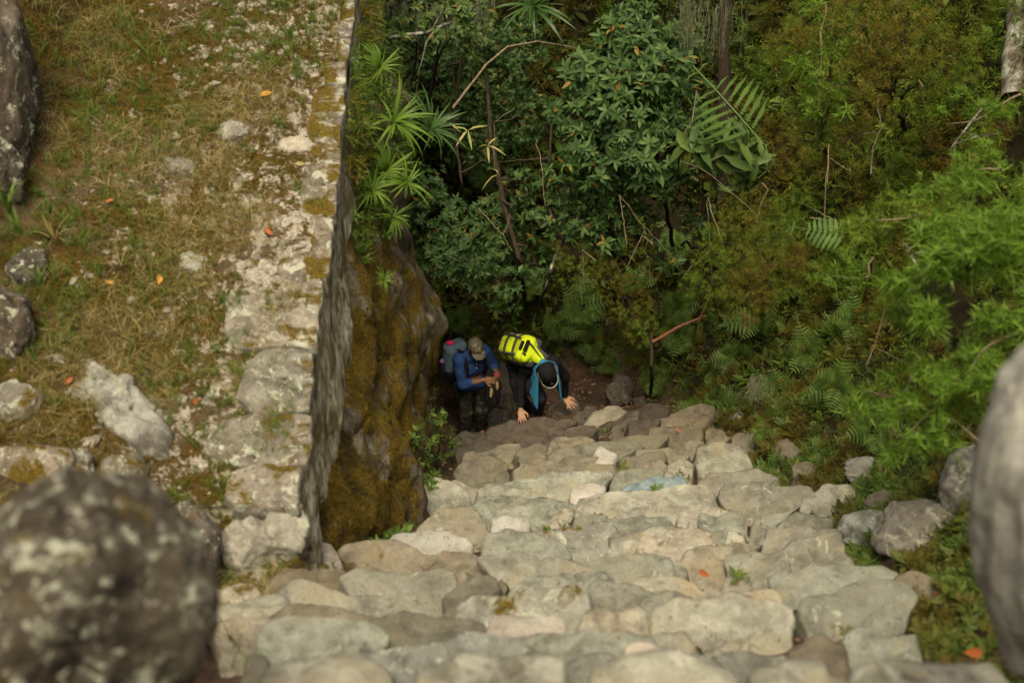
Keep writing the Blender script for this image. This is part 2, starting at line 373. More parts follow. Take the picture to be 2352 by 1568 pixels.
def wiggle(a, b, n=8, amp=.1, seed=0, sag=0):
    a, b = np.array(a, float), np.array(b, float); u = np.linspace(0, 1, n)[:, None]; L = np.linalg.norm(b - a)
    q = a + (b - a) * u; r = np.random.default_rng(seed); o = np.cumsum(r.normal(0, 1, (n, 3)), 0); o -= o[0] + (o[-1] - o[0]) * u
    q = q + o * amp * L / n; q[:, 2] += sag * L * (4 * u * (1 - u))[:, 0]; return q
# ------------------------------------------------------------------ the lie of the land
ZY = np.array([-4, -.6, 0, 4.33, 8.33, 13.3, 13.62, 14.9, 15.3, 30])
ZZ = np.array([-1.75, -1.7, -1.75, -5.45, -8.40, -11.63, -12.32, -12.5, -12.55, -12.6])
XW = -1.41                                        # face of the terrace wall
def stair_z(X, Y):
    Ye = Y - np.clip(.35 * (X - .1), -.6, .3) * sstep(6, 12, Y)
    return np.interp(Ye, ZY, ZZ)
def edge_r(Y): return np.interp(Y, [0, 5, 8.3, 12, 14, 18], [1.9, 2.75, 2.85, 2.55, 2.3, .2])
def terrace_z(X, Y):
    return -6.68 + (Y - 6.8) * .225 + 1.5 * np.clip(-3.75 - X, 0, 9) ** 1.0 * .9 + .10 * np.clip(-2 - X, 0, 2)
def bank_z(X, Y):
    p = np.stack([X, Y, np.zeros_like(X)], -1)
    zs = stair_z(X, Y)
    wob = fbm(p * .8, 3, 3) * .22
    e = np.clip(X - edge_r(Y) + wob, 0, 99)
    k = sstep(1, 4, Y)
    zr = k * (np.minimum(e, 1.0) * 1.15 + np.clip(e - 1.0, 0, 3.2) * 2.7 + np.clip(e - 4.2, 0, 30) * .8)
    fb = np.clip(Y - 15.25 - .25 * np.clip(X, -2, 1) + wob, 0, 99)
    zb = np.minimum(fb, .5) * 1.2 + np.clip(fb - .5, 0, 2.6) * 2.6 + np.clip(fb - 3.1, 0, 99) * .9
    hol = np.exp(-((X - 2.2) / 1.0) ** 2 - ((Y - 17.0) / 1.3) ** 2) * 1.6   # dark hollow under the big shrub
    z = zs + np.maximum(zr, zb) + .35 * np.minimum(zr, zb) * sstep(14, 16, Y) * 0 - hol * (zb > .3)
    amp = np.clip(np.maximum(zr, zb), 0, 1.2)
    return z + amp * (fbm(p * 1.1, 9, 3) * .30 + fbm(p * 3.3, 12, 2) * .10)
def left_z(X, Y):
    """rubble slope between stairs and terrace, in front of the wall"""
    b = sstep(0, .5, np.interp(Y, [0, 3, 5.5, 6.5, 7.6], [-.8, -1.15, -1.75, -1.95, -1.45]) - X)
    return b * np.interp(Y, [0, 3, 5, 6.9], [1.0, .95, .85, .55])
def mound(X, Y): return 1.15 * np.exp(-((X - 2.45) / .68) ** 2 - ((Y - 2.75) / .75) ** 2)
def H(X, Y):
    X = np.asarray(X, float); Y = np.asarray(Y, float)
    z = np.maximum(bank_z(X, Y), stair_z(X, Y) + mound(X, Y))
    l = stair_z(X, Y) + left_z(X, Y) + np.clip(-2.6 - X, 0, 9) * .5
    z = np.where((X < 0) & (Y < 7.4), np.maximum(z, l), z)
    wall = sstep(6.75, 7.0, Y) * (X < XW - .25)
    tz = terrace_z(X, Y)
    z = np.where(wall > 0, np.maximum(np.where(Y < 16, tz - .35, z), z) , z)
    return z
def hit(x, y, f=H, lo=3., hi=32.):
    r = ray(x, y); d = np.linspace(lo, hi, 900); p = r[None] * d[:, None]
    g = p[:, 2] - f(p[:, 0], p[:, 1]); i = np.nonzero(g < 0)[0]
    if not len(i): return r * hi
    i = i[0]; t = d[i - 1] + (d[i] - d[i - 1]) * g[i - 1] / (g[i - 1] - g[i] + 1e-9) if i else d[0]
    return r * t
def depth(p): return p[1] * CP - p[2] * SP

def sheet(name, xs, ys, f, mat, label=None, cat=None, kind='structure'):
    X, Y = np.meshgrid(xs, ys); Z = f(X, Y); V = np.stack([X, Y, Z], -1).reshape(-1, 3); n = len(xs); m = len(ys)
    a = (np.arange(m - 1)[:, None] * n + np.arange(n - 1)[None]).ravel(); F = np.stack([a, a + 1, a + n + 1, a + n], 1)
    o = mesh(name, V, F, mat); tag(o, label, cat, kind=kind); return o, V.reshape(m, n, 3)
gx = np.concatenate([np.linspace(-14, -2.6, 30)[:-1], np.arange(-2.6, 7.5, .06), np.linspace(7.6, 22, 30)])
gy = np.concatenate([np.linspace(-4, 2, 20)[:-1], np.arange(2, 20, .07), np.linspace(20.1, 45, 40)])
def ground(X, Y):
    z = H(X, Y); p = np.stack([X, Y, z], -1); inst = (X > -1.9) * (X < edge_r(Y) - .1) * (Y < 13.25) * (bank_z(X, Y) - stair_z(X, Y) < .12) * (left_z(X, Y) * (Y < 7) < .2)
    return z + fbm(p * 5, 31, 3) * .035 - .04 - .15 * inst
go, _ = sheet('hillside', gx, gy, ground, None, 'steep dark soil slope under the forest plants beside the stone stairs', None)
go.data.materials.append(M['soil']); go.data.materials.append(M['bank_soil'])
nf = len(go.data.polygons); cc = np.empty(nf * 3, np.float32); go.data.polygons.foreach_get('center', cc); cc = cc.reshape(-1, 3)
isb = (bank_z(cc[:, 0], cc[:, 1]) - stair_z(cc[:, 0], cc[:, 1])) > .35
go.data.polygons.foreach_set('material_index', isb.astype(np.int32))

# terrace top, left of the kerb stones
def terr(X, Y):
    p = np.stack([X, Y, np.zeros_like(X)], -1); front = sstep(7.2, 6.0, Y)
    base = terrace_z(X, Y)
    low = stair_z(X, Y) + left_z(X, Y) + np.clip(-2.6 - X, 0, 9) * .5 - .05
    base = base * (1 - front) + np.minimum(low, base + 9) * front
    return base + fbm(p * 1.6, 41, 3) * .07 + fbm(p * 7, 44, 3) * .028 + .0
txs = np.concatenate([np.linspace(-12, -5, 20)[:-1], np.arange(-5, XW - .12, .045)]); tys = np.arange(5.2, 18, .06)
to, TV = sheet('terrace_ground', txs, tys, terr, M['terrace'], 'mossy dry grass terrace on top of the old stone wall')

# ------------------------------------------------------------------ rocks
def smooth_poly(P2, it=2):
    P2 = np.array(P2, float)
    for k in range(it):
        a = (.12, .16)[k]; Q = np.roll(P2, -1, 0); P2 = np.stack([P2 * (1 - a) + Q * a, P2 * a + Q * (1 - a)], 1).reshape(-1, 2)
    return P2
def resample(P2, n):
    Q = np.vstack([P2, P2[:1]]); s = np.concatenate([[0], np.cumsum(np.linalg.norm(np.diff(Q, axis=0), axis=1))])
    t = np.linspace(0, s[-1], n, endpoint=False); return np.stack([np.interp(t, s, Q[:, 0]), np.interp(t, s, Q[:, 1])], 1)
def slab(poly3, nrm, th=.3, n=64, seed=0, rnd=.045, rough=.02):
    """stone whose top follows a 3-D outline; nrm = upward normal of its top"""
    nrm = nrm / np.linalg.norm(nrm); c = poly3.mean(0); ax = np.cross((0, 1, 0), nrm); ax /= np.linalg.norm(ax); ay = np.cross(nrm, ax)
    q = (poly3 - c); P2 = np.stack([q @ ax, q @ ay], 1); P2 = resample(smooth_poly(P2), n)
    ctr = P2.mean(0); D = P2 - ctr; L = np.linalg.norm(D, axis=1)[:, None]; prof = [(-th, 1.0 * .94), (-th * .55, 1.02), (-rnd * 1.3, 1.0), (-rnd * .45, None), (0, None)]
    rings = []
    for k, (z, s) in enumerate(prof):
        inset = {3: rnd * .35, 4: rnd * 1.1}.get(k, 0)
        E = D * (s if s else 1) if s else D * np.clip((L - inset) / L, .3, 1)
        rings.append((E, z))
    rings.append((D * np.clip((L - rnd * 1.1 - .010) / L, .28, 1), .001))
    for s in (.86, .72, .58, .44, .30, .15): rings.append((rings[5][0] * s, .002))
    V = np.vstack([c + (ctr + E)[:, :1] * ax + (ctr + E)[:, 1:] * ay + z * nrm for E, z in rings])
    V = np.vstack([V, c + ctr[0] * ax + ctr[1] * ay + .01 * nrm]); m = len(rings); F = []
    i = np.arange(n); j = (i + 1) % n
    for k in range(m - 1): F.append(np.stack([k * n + i, k * n + j, (k + 1) * n + j, (k + 1) * n + i], 1))
    F3 = np.stack([(m - 1) * n + i, (m - 1) * n + j, np.full(n, m * n)], 1)
    ch = fbm(V * 2.1 + seed * 3.3, 15, 2)                     # worn ledges and split faces
    off = fbm(V * 2.4 + seed * 7.7, 5, 2) * rough * 1.3 + fbm(V * 9 + seed * 3.1, 6, 3) * rough * .8 - sstep(.12, .18, ch) * rough * 1.3 - sstep(-.3, -.36, ch) * rough * 1.2 - np.clip(.06 - np.abs(fbm(V * 2.2 + seed, 19, 2)), 0, 1) * rough * 9
    side = fbm(V * 5.5 + seed, 8, 4)[:, None] * rough * 2.2 + fbm(V * 19 + seed, 9, 2)[:, None] * rough * .5
    d = V - c; d -= (d @ nrm)[:, None] * nrm; d /= np.linalg.norm(d, axis=1)[:, None] + 1e-6
    V = V + off[:, None] * nrm + side * d
    return V, [F3, np.vstack(F)]
def blob(c, r, seed=0, rough=.18, sub=4, cut=0, rz=0, tilt=0, ty=0):
    """irregular boulder: squashed, faceted ball"""
    import bmesh
    bm = bmesh.new(); bmesh.ops.create_icosphere(bm, subdivisions=sub, radius=1); V = np.array([v.co[:] for v in bm.verts]); F = np.array([[v.index for v in f.verts] for f in bm.faces]); bm.free()
    rg = np.random.default_rng(seed)
    for _ in range(cut):                                  # flatten some facets
        n = rg.normal(0, 1, 3); n /= np.linalg.norm(n); h = rg.uniform(.62, .85); dd = V @ n; V = V - np.clip(dd - h, 0, 9)[:, None] * n * .85
    V = V * (1 + rough * fbm(V * 1.3 + seed * 5.3, seed, 3)[:, None] + rough * .4 * fbm(V * 4 + seed, seed + 2, 3)[:, None] + .022 * fbm(V * 11 + seed, seed + 4, 3)[:, None] - np.clip(.07 - np.abs(fbm(V * 1.7 + seed * 2, seed + 6, 2)), 0, 1)[:, None] * .8) * np.array(r)
    from mathutils import Euler
    m = np.array(Euler((tilt, ty, rz)).to_matrix()); return V @ m.T + np.array(c), [F]

# stair stones traced on the photograph: (origin of the trace, points), then laid on the stair slope
ZO = {'A': (700, 1067), 'B': (1600, 1067), 'C': (800, 540), 'D': (0, 1067)}
def tr(z, pts): ox, oy = ZO[z]; return [((ox + px / 2.45) * .91875, (oy + py / 2.45) * .91875) for px, py in pts]
ST = [
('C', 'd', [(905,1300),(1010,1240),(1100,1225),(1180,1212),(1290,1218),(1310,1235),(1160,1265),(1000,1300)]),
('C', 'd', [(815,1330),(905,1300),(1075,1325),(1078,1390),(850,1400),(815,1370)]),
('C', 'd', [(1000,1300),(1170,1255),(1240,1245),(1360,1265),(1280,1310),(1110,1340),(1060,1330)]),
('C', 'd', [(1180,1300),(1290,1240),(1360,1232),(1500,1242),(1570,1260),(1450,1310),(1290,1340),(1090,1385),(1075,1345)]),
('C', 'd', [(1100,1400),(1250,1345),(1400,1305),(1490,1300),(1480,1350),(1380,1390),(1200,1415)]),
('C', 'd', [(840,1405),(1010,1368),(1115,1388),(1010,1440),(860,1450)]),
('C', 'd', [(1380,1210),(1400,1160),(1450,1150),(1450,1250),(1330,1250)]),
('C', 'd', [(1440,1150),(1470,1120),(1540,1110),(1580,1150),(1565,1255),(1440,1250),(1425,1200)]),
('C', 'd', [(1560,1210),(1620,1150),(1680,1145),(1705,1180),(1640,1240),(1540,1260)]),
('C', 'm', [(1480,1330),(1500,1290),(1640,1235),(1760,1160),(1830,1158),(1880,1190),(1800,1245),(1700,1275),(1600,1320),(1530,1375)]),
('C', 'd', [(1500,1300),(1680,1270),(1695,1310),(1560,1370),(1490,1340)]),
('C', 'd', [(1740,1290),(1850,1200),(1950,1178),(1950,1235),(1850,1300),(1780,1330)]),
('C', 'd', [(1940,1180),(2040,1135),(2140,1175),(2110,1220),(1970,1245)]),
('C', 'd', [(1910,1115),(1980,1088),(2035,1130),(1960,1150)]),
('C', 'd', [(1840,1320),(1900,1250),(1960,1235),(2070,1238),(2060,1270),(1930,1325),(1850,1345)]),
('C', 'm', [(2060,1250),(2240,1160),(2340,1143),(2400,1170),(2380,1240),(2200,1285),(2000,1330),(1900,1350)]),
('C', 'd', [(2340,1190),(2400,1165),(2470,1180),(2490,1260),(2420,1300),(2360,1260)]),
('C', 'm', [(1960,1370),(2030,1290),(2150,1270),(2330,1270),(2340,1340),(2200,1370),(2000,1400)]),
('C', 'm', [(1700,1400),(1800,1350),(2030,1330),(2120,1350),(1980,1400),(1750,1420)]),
('A', 'm', [(1140,160),(1220,130),(1400,102),(1450,110),(1468,175),(1380,220),(1300,200),(1170,190)]),
('A', 'm', [(1065,265),(1110,215),(1240,185),(1345,205),(1390,245),(1255,360),(1190,375),(1085,325)]),
('A', 'm', [(1255,360),(1330,290),(1405,255),(1430,320),(1330,360)]),
('A', 'm', [(1458,120),(1540,93),(1640,93),(1645,130),(1580,175),(1465,185)]),
('A', 'm', [(1470,205),(1560,148),(1640,160),(1590,215),(1480,225)]),
('A', 'm', [(1580,160),(1640,98),(1740,58),(1900,52),(1925,78),(1800,115),(1700,165),(1600,195)]),
('A', 'm', [(1630,190),(1700,128),(1900,88),(2180,72),(2245,112),(2160,145),(1900,175),(1720,200),(1645,205)]),
('A', 'w', [(1925,152),(1975,120),(2055,145),(2005,192),(1950,182)]),
('A', 'm', [(1490,225),(1740,176),(1940,180),(1900,210),(1560,245)]),
('A', 'm', [(1435,255),(1500,222),(1740,210),(1930,203),(2020,208),(2065,240),(2000,275),(1700,290),(1550,310),(1445,285)]),
('A', 'm', [(2055,240),(2120,178),(2240,148),(2345,148),(2360,195),(2150,240)]),
('A', 'm', [(2070,270),(2150,222),(2352,202),(2360,245),(2200,258)]),
('A', 's', [(1190,410),(1240,355),(1520,315),(1720,276),(1985,265),(2010,300),(1965,365),(1790,380),(1760,450),(1560,450),(1230,440)]),
('A', 'w', [(1765,435),(1790,362),(1870,346),(1985,356),(1985,405),(1880,420),(1810,525),(1762,490)]),
('A', 's', [(1975,340),(2060,278),(2200,242),(2325,256),(2330,300),(2050,365),(1980,358)]),
('A', 'b', [(2035,380),(2160,335),(2350,298),(2485,286),(2510,362),(2300,408),(2050,412)]),
('A', 's', [(1805,510),(1830,420),(2100,396),(2400,362),(2645,366),(2650,475),(2500,540),(2200,545),(1830,550)]),
('A', 's', [(1130,500),(1250,428),(1300,412),(1600,436),(1785,478),(1800,512),(1620,610),(1500,600),(1300,550),(1155,525)]),
('A', 's', [(815,535),(880,376),(980,316),(1125,366),(1148,420),(1135,490),(1000,535)]),
('A', 'p', [(1015,345),(1100,330),(1225,366),(1225,400),(1140,400)]),
('A', 's', [(850,640),(880,536),(1010,505),(1150,515),(1245,542),(1260,650),(1200,720),(1100,660),(900,620)]),
('A', 'w', [(1285,655),(1300,546),(1480,546),(1530,590),(1500,650),(1300,665)]),
('A', 's', [(1580,620),(1640,556),(1750,490),(1795,510),(1785,560),(1640,625)]),
('A', 's', [(1790,590),(1830,535),(2010,526),(2352,540),(2395,595),(2100,630),(1990,610),(1800,600)]),
('A', 'w', [(630,705),(720,636),(900,611),(1040,626),(1150,690),(1130,775),(950,785),(900,740),(760,740)]),
('A', 's', [(1230,760),(1250,656),(1400,634),(1560,645),(1710,690),(1750,810),(1550,815),(1300,795)]),
('A', 'p', [(1550,665),(1600,616),(1790,584),(2005,586),(2050,640),(2030,690),(1930,805),(1740,800),(1690,700)]),
('A', 's', [(1990,760),(2060,646),(2200,624),(2352,595),(2430,636),(2670,690),(2650,750),(2400,820),(2200,810),(2000,805)]),
('A', 'w', [(145,705),(200,684),(330,750),(440,820),(425,870),(280,870),(150,860)]),
('A', 'm', [(365,755),(420,696),(700,690),(900,745),(1100,765),(1250,795),(1340,880),(1300,935),(1040,975),(980,900),(800,885),(480,840)]),
('A', 's', [(1240,810),(1400,755),(1700,790),(1960,855),(2010,905),(1800,940),(1500,980),(1400,920),(1330,880)]),
('A', 's', [(1840,845),(2000,784),(2352,774),(2460,850),(2370,935),(1960,905)]),
('A', 's', [(390,900),(470,855),(800,872),(960,862),(1025,930),(1045,1110),(950,1130),(840,1090),(600,1035),(420,990)]),
('A', 'm', [(1030,1005),(1100,936),(1260,914),(1335,960),(1325,1020),(1100,1085),(1045,1095)]),
('A', 'm', [(1325,965),(1340,905),(1400,900),(1415,940),(1350,990)]),
('A', 's', [(1335,1005),(1500,936),(1850,895),(1970,896),(2000,1000),(1800,995),(1640,1020),(1400,1030)]),
('A', 's', [(10,1050),(100,956),(200,950),(400,994),(800,1034),(940,1110),(820,1145),(560,1150),(300,1130),(50,1100)]),
('A', 'm', [(-60,1160),(60,1076),(250,1095),(570,1125),(610,1200),(400,1260),(0,1200)]),
('A', 'm', [(550,1160),(840,1124),(1060,1134),(1250,1185),(1250,1275),(900,1310),(650,1320),(570,1220)]),
('A', 'p', [(1040,1140),(1110,1064),(1300,1024),(1640,994),(1800,964),(1870,1005),(1860,1140),(1820,1215),(1700,1215),(1500,1160),(1260,1200),(1090,1175)]),
('A', 'w', [(1230,1250),(1280,1174),(1400,1135),(1710,1155),(1720,1250),(1500,1300),(1260,1280)]),
('A', 's', [(1860,1110),(1850,955),(2100,944),(2352,984),(2490,1050),(2370,1105),(2200,1130),(1900,1150)]),
('A', 's', [(1710,1240),(1860,1125),(2220,1104),(2275,1200),(2000,1260)]),
('A', 's', [(-120,1200),(-30,1175),(200,1175),(500,1225),(630,1290),(300,1440),(80,1600),(-60,1600),(-150,1400)]),
('A', 'g', [(510,1470),(600,1365),(850,1304),(1100,1274),(1400,1264),(1565,1350),(1540,1500),(1300,1560),(800,1620),(550,1570)]),
('A', 's', [(1390,1275),(1750,1234),(2100,1234),(2310,1300),(2260,1420),(1900,1450),(1560,1400)]),
('A', 'w', [(2080,1420),(2150,1294),(2240,1264),(2350,1340),(2340,1500),(2200,1590),(2090,1530)]),
('A', 'g', [(1540,1480),(1850,1414),(2090,1434),(2220,1590),(1600,1640),(1490,1570)]),
('A', 's', [(-350,1190),(-260,1040),(-60,1010),(40,1060),(-20,1180),(-150,1240)]),
('A', 'p', [(-370,1000),(-300,960),(-130,990),(-90,1040),(-250,1060)]),
('A', 'm', [(-200,980),(-60,900),(180,870),(420,880),(460,960),(250,1000),(0,990)]),
('A', 's', [(60,1620),(420,1560),(560,1600),(600,1750),(100,1780)]),
('A', 's', [(560,1700),(900,1600),(1500,1580),(1900,1640),(1800,1800),(700,1820)]),
('D', 'p', [(1290,965),(1420,950),(1610,985),(1610,1075),(1450,1100),(1300,1070)]),
('D', 's', [(1290,1085),(1500,1055),(1780,1070),(1960,1150),(1700,1210),(1450,1190),(1300,1150)]),
('D', 's', [(1280,1160),(1480,1175),(1640,1190),(1660,1320),(1560,1400),(1400,1330),(1300,1250)]),
('D', 'm', [(1700,870),(1860,850),(2000,890),(2010,950),(1850,980),(1700,950)]),
('D', 'm', [(1500,1420),(1620,1400),(1720,1560),(1700,1700),(1560,1700),(1470,1560)]),
('B', 'g', [(2000,1130),(2150,1080),(2400,1100),(2450,1180),(2200,1160),(2060,1200)]),
('B', 'm', [(1560,900),(1700,880),(1850,930),(1880,1010),(1700,1040),(1580,990)]),
('B', 'm', [(95,115),(180,73),(370,68),(385,100),(240,130),(110,135)]),
('B', 'm', [(390,75),(400,0),(500,0),(545,50),(450,80)]),
('B', 'm', [(305,160),(340,108),(420,62),(560,46),(505,105),(380,160),(320,185)]),
('B', 'm', [(495,115),(570,48),(650,25),(722,48),(738,100),(725,160),(650,175),(590,135)]),
('B', 's', [(365,215),(388,148),(500,106),(612,106),(655,200),(655,260),(500,275),(380,305)]),
('B', 's', [(115,265),(160,208),(272,182),(315,240),(315,315),(200,315)]),
('B', 'm', [(-10,145),(130,122),(265,143),(298,175),(150,210),(0,225)]),
('B', 's', [(370,320),(500,262),(700,246),(805,248),(920,350),(700,370),(520,375),(425,390)]),
('B', 's', [(515,400),(560,346),(800,350),(1000,360),(1020,390),(980,490),(900,550),(700,560),(570,540),(525,470)]),
('B', 's', [(975,440),(1030,386),(1250,336),(1298,400),(1322,530),(1210,620),(1170,560),(1100,540),(980,525)]),
('B', 's', [(620,600),(700,536),(900,525),(930,500),(960,490),(830,570),(780,640),(680,640)]),
('B', 's', [(790,615),(850,506),(980,500),(1165,526),(1195,600),(1190,640),(1000,640)]),
('B', 's', [(740,680),(790,616),(950,606),(1185,610),(1222,640),(1180,700),(900,730),(750,740)]),
('B', 's', [(380,580),(400,536),(560,526),(645,556),(692,655),(650,700),(540,670),(500,720),(430,660)]),
('B', 'p', [(375,505),(420,486),(540,495),(585,530),(400,550)]),
('B', 'p', [(240,560),(262,496),(370,496),(395,560),(360,615),(260,615)]),
('B', 'p', [(500,700),(540,634),(600,634),(665,678),(690,720),(540,735)]),
('B', 's', [(-10,630),(100,596),(240,574),(268,610),(240,655),(0,680)]),
('B', 'p', [(-20,680),(180,634),(400,645),(470,700),(300,775),(240,815),(160,810),(-20,790)]),
('B', 's', [(245,840),(290,765),(420,726),(600,710),(730,728),(630,790),(500,880),(430,940),(255,900)]),
('B', 's', [(465,920),(540,826),(620,766),(700,746),(880,756),(885,880),(860,950),(600,980),(490,970)]),
('B', 's', [(860,800),(900,716),(1050,686),(1195,660),(1250,720),(1315,800),(1300,880),(1100,890),(900,890)]),
('B', 's', [(-20,800),(140,785),(178,850),(170,925),(-20,930)]),
('B', 's', [(825,920),(1000,864),(1300,854),(1530,864),(1580,900),(1510,970),(1200,1000),(900,1045),(820,1000)]),
('B', 's', [(-20,930),(140,910),(310,945),(410,990),(600,990),(830,1000),(870,1060),(600,1070),(200,1080),(-20,1080)]),
('B', 's', [(100,1130),(200,1054),(600,1024),(750,1074),(895,1125),(880,1250),(700,1350),(560,1290),(300,1300),(105,1260)]),
('B', 's', [(1000,1075),(1100,1004),(1350,964),(1570,950),(1660,1000),(1620,1100),(1480,1200),(1350,1245),(1240,1250),(1090,1200)]),
('B', 'm', [(920,1390),(1000,1304),(1130,1274),(1250,1320),(1240,1440),(1150,1500),(1000,1530)]),
('B', 's', [(1250,1350),(1280,1264),(1450,1234),(1610,1256),(1675,1300),(1705,1410),(1690,1480),(1500,1510),(1300,1515),(1250,1450)]),
('B', 's', [(-20,1270),(250,1234),(340,1330),(430,1380),(390,1440),(80,1400)]),
('B', 'g', [(420,1440),(600,1384),(850,1374),(935,1440),(810,1530),(560,1520),(430,1490)]),
('B', 'g', [(-20,1500),(130,1374),(380,1394),(555,1470),(575,1620),(-20,1620)]),
('B', 's', [(550,1600),(900,1504),(1300,1494),(1800,1484),(1970,1568),(1920,1740),(600,1760)]),
]
stairs = empty('stone_staircase', (0, 8, -8.2), 'worn grey brown stone stairs of big uneven slabs dropping towards the two hikers', 'staircase')
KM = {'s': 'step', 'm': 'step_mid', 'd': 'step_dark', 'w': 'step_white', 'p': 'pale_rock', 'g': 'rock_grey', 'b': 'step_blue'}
def lay(poly, th=.32, ext=.75, lift=0., tiltx=0, seed=0, rnd=.017, f=stair_z, near=True):
    """lay a traced outline on the stair slope; its hidden uphill side is extended under the next stone"""
    q = np.array(poly, float); far = q[:, 1].min(); cen = q.mean(0)
    p0 = hit(cen[0], far + .55 * (q[:, 1].max() - far), lambda X, Y: f(X, Y)); z0 = p0[2] + lift
    nr = np.array((tiltx, -.10, 1.0)); r_ = random.Random(seed); nr = nr + np.array((r_.uniform(-.06, .06), r_.uniform(-.08, .05), 0)); nr /= np.linalg.norm(nr)
    c = P(cen[0], cen[1], 1.0); c = c * (z0 / c[2]); k = c @ nr
    pts = []
    for x, y in q:
        r = ray(x, y); pts.append(r * (k / (r @ nr)))
    pts = np.array(pts); pc = pts.mean(0); dv = pts - pc; dl = np.linalg.norm(dv, axis=1)[:, None]; pts = pts + dv / dl * np.minimum(.036, dl * .11)
    if near:                                  # push the camera-side points further under
        for i in range(len(pts)):
            if q[i, 1] > far + .6 * (q[:, 1].max() - far): pts[i] += np.array((0, -ext * .35, ext * .35 * nr[1] / nr[2]))
    return slab(pts, nr, th, 60, seed, rnd)
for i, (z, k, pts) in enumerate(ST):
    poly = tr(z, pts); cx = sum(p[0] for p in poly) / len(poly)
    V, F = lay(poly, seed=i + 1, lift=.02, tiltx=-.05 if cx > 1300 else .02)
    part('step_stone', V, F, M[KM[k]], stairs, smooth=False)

# the uphill end of the stairs, below the camera and out of the picture
rw = random.Random(5)
for row in range(6):
    yy = 3.3 - row * .55; x = -1.1 + row * .05; V_ = []
    while x < 2.2:
        w = rw.uniform(.4, .8); zz = float(stair_z(np.array(x + w / 2), np.array(yy + .25))) + .03
        poly = np.array([(x + .02, yy, zz), (x + w - .02, yy + rw.uniform(-.05, .05), zz), (x + w - .03, yy + .62, zz), (x + w * .5, yy + .66, zz), (x + .03, yy + .6, zz)])
        V, F = slab(poly, np.array((0, -.06, 1)), .3, 32, 300 + int(x * 9) + row); V_.append((V, F)); x += w
    if row == 0: up = []
    up += V_
j = join(up); o = part('upper_steps', j[0], j[1], M['step'], stairs); tag(o, kind='stuff')

# ------------------------------------------------------------------ terrace wall (face + kerb stones)
wall = empty('terrace_wall', (XW - .3, 9.5, -7.6), 'tall old stone wall with a straight lichen covered edge left of the stairs', 'wall')
ys = np.arange(6.82, 18.0, .06); n = 60; YY = np.repeat(ys[:, None], n, 1); s = np.linspace(0, 1, n)[None]
top = -6.68 + (YY - 6.8) * .225; bot = np.minimum(stair_z(np.full_like(YY, -1.2), YY) - .4, top - .5); ZZ_ = top + (bot - top) * s
XX = XW + .0 + fbm(np.stack([YY * 0, YY * 2.2, ZZ_ * 1.5], -1), 51, 5) * .05 * np.clip(s * 4, .2, 1) + .03 * np.clip(top - ZZ_, 0, 2.5)
V = np.stack([XX, YY, ZZ_ - .03], -1).reshape(-1, 3); m = len(ys); a = (np.arange(m - 1)[:, None] * n + np.arange(n - 1)[None]).ravel()
F = [np.stack([a, a + 1, a + n + 1, a + n], 1)]
# end of the wall facing the camera
e0 = len(V); xs = np.linspace(0, 1, 12); E = np.array([[V[k][0] - u * .85, V[k][1] + .02 * math.sin(k * .8 + u * 7), V[k][2]] for k in range(0, n, 3) for u in xs]); ne = len(xs); me_ = len(E) // ne
b = (np.arange(me_ - 1)[:, None] * ne + np.arange(ne - 1)[None]).ravel() + e0; F.append(np.stack([b, b + ne, b + ne + 1, b + 1], 1))
part('wall_face', np.vstack([V, E]), [np.vstack(F)], M['face'], wall)
kerb = [(1,690,1078,-140,1165),(2,697,955,-170,1072),(3,722,812,-130,950),(4,742,655,-190,800),(5,772,500,-130,650),(6,795,345,-70,496),(7,808,205,-60,340),(8,815,95,-50,200),(9,822,-60,-50,90)]
for i, xr, yt, wl, yb in kerb:
    f = lambda X, Y: terrace_z(np.full_like(X, -1.5), Y) + .0
    A = hit(xr, yb, f); B = hit(xr + 8, yt, f); y0, y1 = A[1] + .01, B[1] - .02; w = -wl / FPX * depth(A) * 1.0
    z = lambda y: -6.68 + (y - 6.8) * .225 + .035
    r_ = random.Random(i); y0 -= .03; y1 += .03; w *= 1.25; ex = r_.uniform(-.025, .03); poly = np.array([(XW + ex, y0, z(y0)), (XW + ex + r_.uniform(0, .015), y0 + .02, z(y0)), (XW + ex + r_.uniform(-.01, .012), (y0 + y1) / 2, z((y0 + y1) / 2)), (XW + ex, y1 - .02, z(y1)), (XW + ex - .01, y1, z(y1)), (XW - w * r_.uniform(.6, .9), y1 + .02, z(y1)), (XW - w, y1 - .2 * (y1 - y0), z(y1)), (XW - w * r_.uniform(.9, 1.2), y0 + .3 * (y1 - y0), z(y0)), (XW - w * .8, y0, z(y0))])
    V, F = slab(poly, np.array((0, -.22, 1)), .22, 64, 70 + i, .010, .011); part('coping_stone', V, F, M['coping' if i < 5 else 'coping_moss'], wall, smooth=False)

